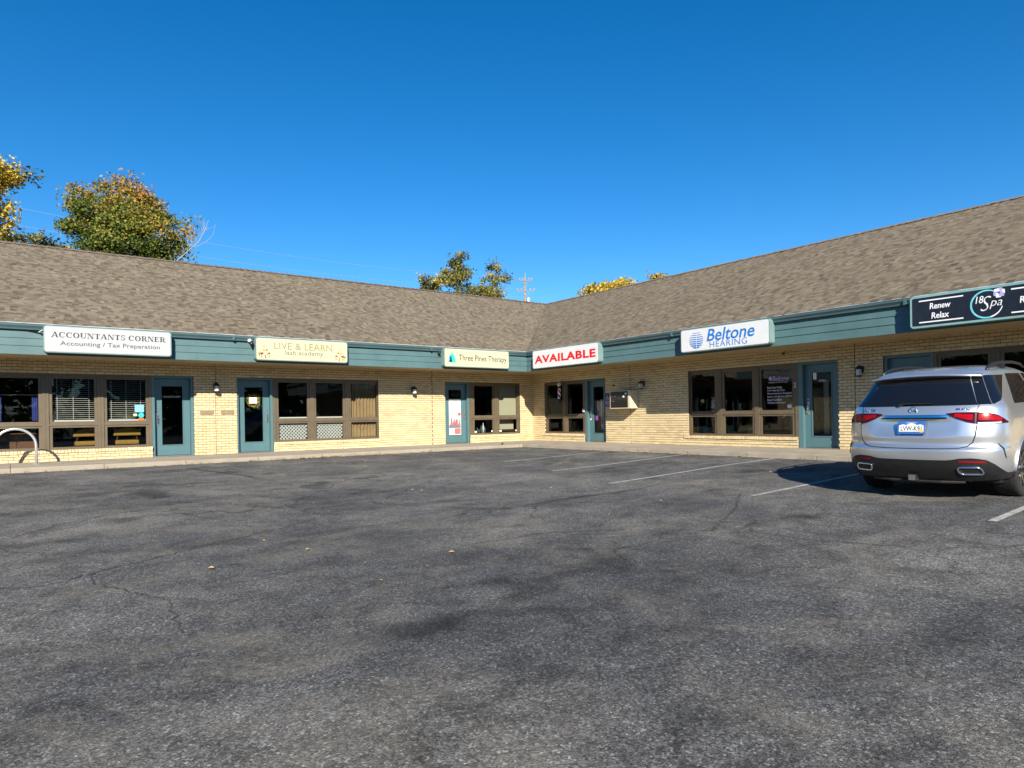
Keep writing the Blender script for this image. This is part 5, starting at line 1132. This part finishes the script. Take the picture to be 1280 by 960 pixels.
tree('golden_tree', 'golden treetop peeking over the right wing ridge near its corner', (26.4, 22.3, -.6),
     [(24.6, 22, 11.7, .95, .9, .42), (26.6, 22, 12.25, 1.1, .9, .35), (28.2, 22, 12.7, .8, .8, .42)], 60, 40, .23, 'leaf_yellow', lambda h, rr: .68 + rr.gauss(0, .15), seed=23, limbs=14, spread=.34)
tree('golden_sapling', 'small golden treetop tip over the right wing ridge', (30.6, 20.3, -.6), [(30.0, 20, 13.15, .55, .6, .28), (31.2, 20, 13.45, .38, .5, .35)], 16, 26, .2, 'leaf_yellow', lambda h, rr: .5 + rr.gauss(0, .2), seed=29, limbs=10, spread=.22, trunk_r=.1)
rr = random.Random(2); e = empty('bare_sapling', (-10.0, 14.0, -.6), 'leafless pale branches leaning out beside the green tree', 'tree', 'trees beyond the roof')
m2 = MB(); m2.tube([(-10.6, 14.3, -.6), (-10.4, 14.2, 4), (-10.1, 14.0, 8.3)], [.08, .05, .025], 7); m2.build('trunk', 'bark_pale', e, smooth=True)
m2 = MB(); m2.tube([(-10.1, 14, 8.3), (-9.5, 14, 8.95), (-9.0, 14, 9.5), (-8.7, 14, 10.1), (-8.55, 14, 10.6)], [.024, .018, .013, .008, .004], 6); m2.tube([(-9.2, 14, 9.2), (-8.7, 14, 9.5), (-8.35, 14, 9.9), (-8.2, 14.1, 10.5)], [.012, .009, .006, .003], 5)
for _ in range(26):
    f = rr.random(); s0 = Vector((-10.1, 14, 8.3)).lerp(Vector((-8.6, 14, 10.2)), f); m2.tube([s0, s0 + Vector((rr.uniform(-.25, .4), rr.uniform(-.3, .3), rr.uniform(.15, .7)))], [.006, .003], 4)
m2.build('branches', 'bark_pale', e)
# utility pole and wires
e = empty('utility_pole', (26.4, 34, -.6), 'wooden utility pole with crossarm and insulators behind the inner corner', 'pole')
m2 = MB(); m2.tube([(26.45, 34, -.6), (26.4, 34, 15.3)], [.15, .11], 10); m2.build('shaft', 'pole_wood', e, smooth=True)
dirx = Vector((.8, -.6, 0))
for z, hl_ in ((14.95, .62), (13.85, .85)):
    c = Vector((26.4, 33.84, z)); m2 = MB(); m2.tube([c - dirx * hl_, c + dirx * hl_], .045, 4); ar = m2.build('crossarm', 'pole_wood', e)
    for q in (-1, -.55, .55, 1): m2 = MB(); m2.lathe(c + dirx * hl_ * q, [(.03, .05), (.07, .09), (.06, .16), (.08, .2), (.04, .28), (.001, .3)], 8); m2.build('insulator', 'ceramic', ar)
    for s_ in (-1, 1): m2 = MB(); m2.tube([c + dirx * hl_ * .6 * s_, c + Vector((0, 0, -.55))], .02, 4); m2.build('brace', 'galvanised', ar)
m2 = MB(); m2.lathe(Vector((26.4, 34, 0)) + dirx * .35, [(.001, 12.5), (.2, 12.5), (.21, 13.2), (.001, 13.25)], 12); m2.build('transformer', 'galvanised', e)
m2 = MB(); m2.tube([(26.4, 33.9, 15.3), (26.4, 33.9, 15.75)], .03, 5); m2.build('pole_top_pin', 'ceramic', e)
for k, (z, y, lab) in enumerate(((15.05, 33.3, 'topmost faint wire running to the utility pole'), (14.15, 34.2, 'middle faint wire running to the utility pole'), (13.3, 34.0, 'lowest faint wire running to the utility pole'))):
    pts = [Vector((-60 + 86.4 * q / 24, y, z - .9 * (1 - (2 * ((q / 24 * 2) % 1) - 1) ** 2) - .0)) for q in range(25)]
    m2 = MB(); m2.tube(pts, .009, 5); tag(m2.build('overhead_wire', 'wire', None, (-17, y, z)), lab, 'wire', 'overhead wires')

# ------------------------------------------------------------------ unseen tree belt added behind the viewpoint so the glass reflects less sky
rr = random.Random(77); m2 = MB()
for k in range(9000):
    if k % 2: x, y = rr.uniform(-75, 12), -56 + rr.gauss(0, 1.6)
    else: x, y = -56 + rr.gauss(0, 1.6), rr.uniform(-60, 6)
    top = 7.5 + 1.6 * math.sin((x + y) * .35) + .9 * math.sin((x - y) * .83); z = -.7 + top * rr.random() ** .7; s_ = rr.uniform(.5, 1.0)
    a = Vector((rr.gauss(0, 1), rr.gauss(0, 1), rr.gauss(0, .7))).normalized(); b_ = a.cross(Vector((rr.gauss(0, 1), rr.gauss(0, 1), rr.gauss(0, 1)))).normalized(); p = Vector((x, y, z))
    m2.quad(p - a * s_, p - b_ * s_ * .7, p + a * s_, p + b_ * s_ * .7, tone=min(1, max(0, rr.gauss(.25, .15))))
tag(m2.build('added_tree_belt', 'leaf_green', tones=True), 'unseen belt of trees added behind the viewpoint to darken the window reflections', 'trees', kind='stuff')
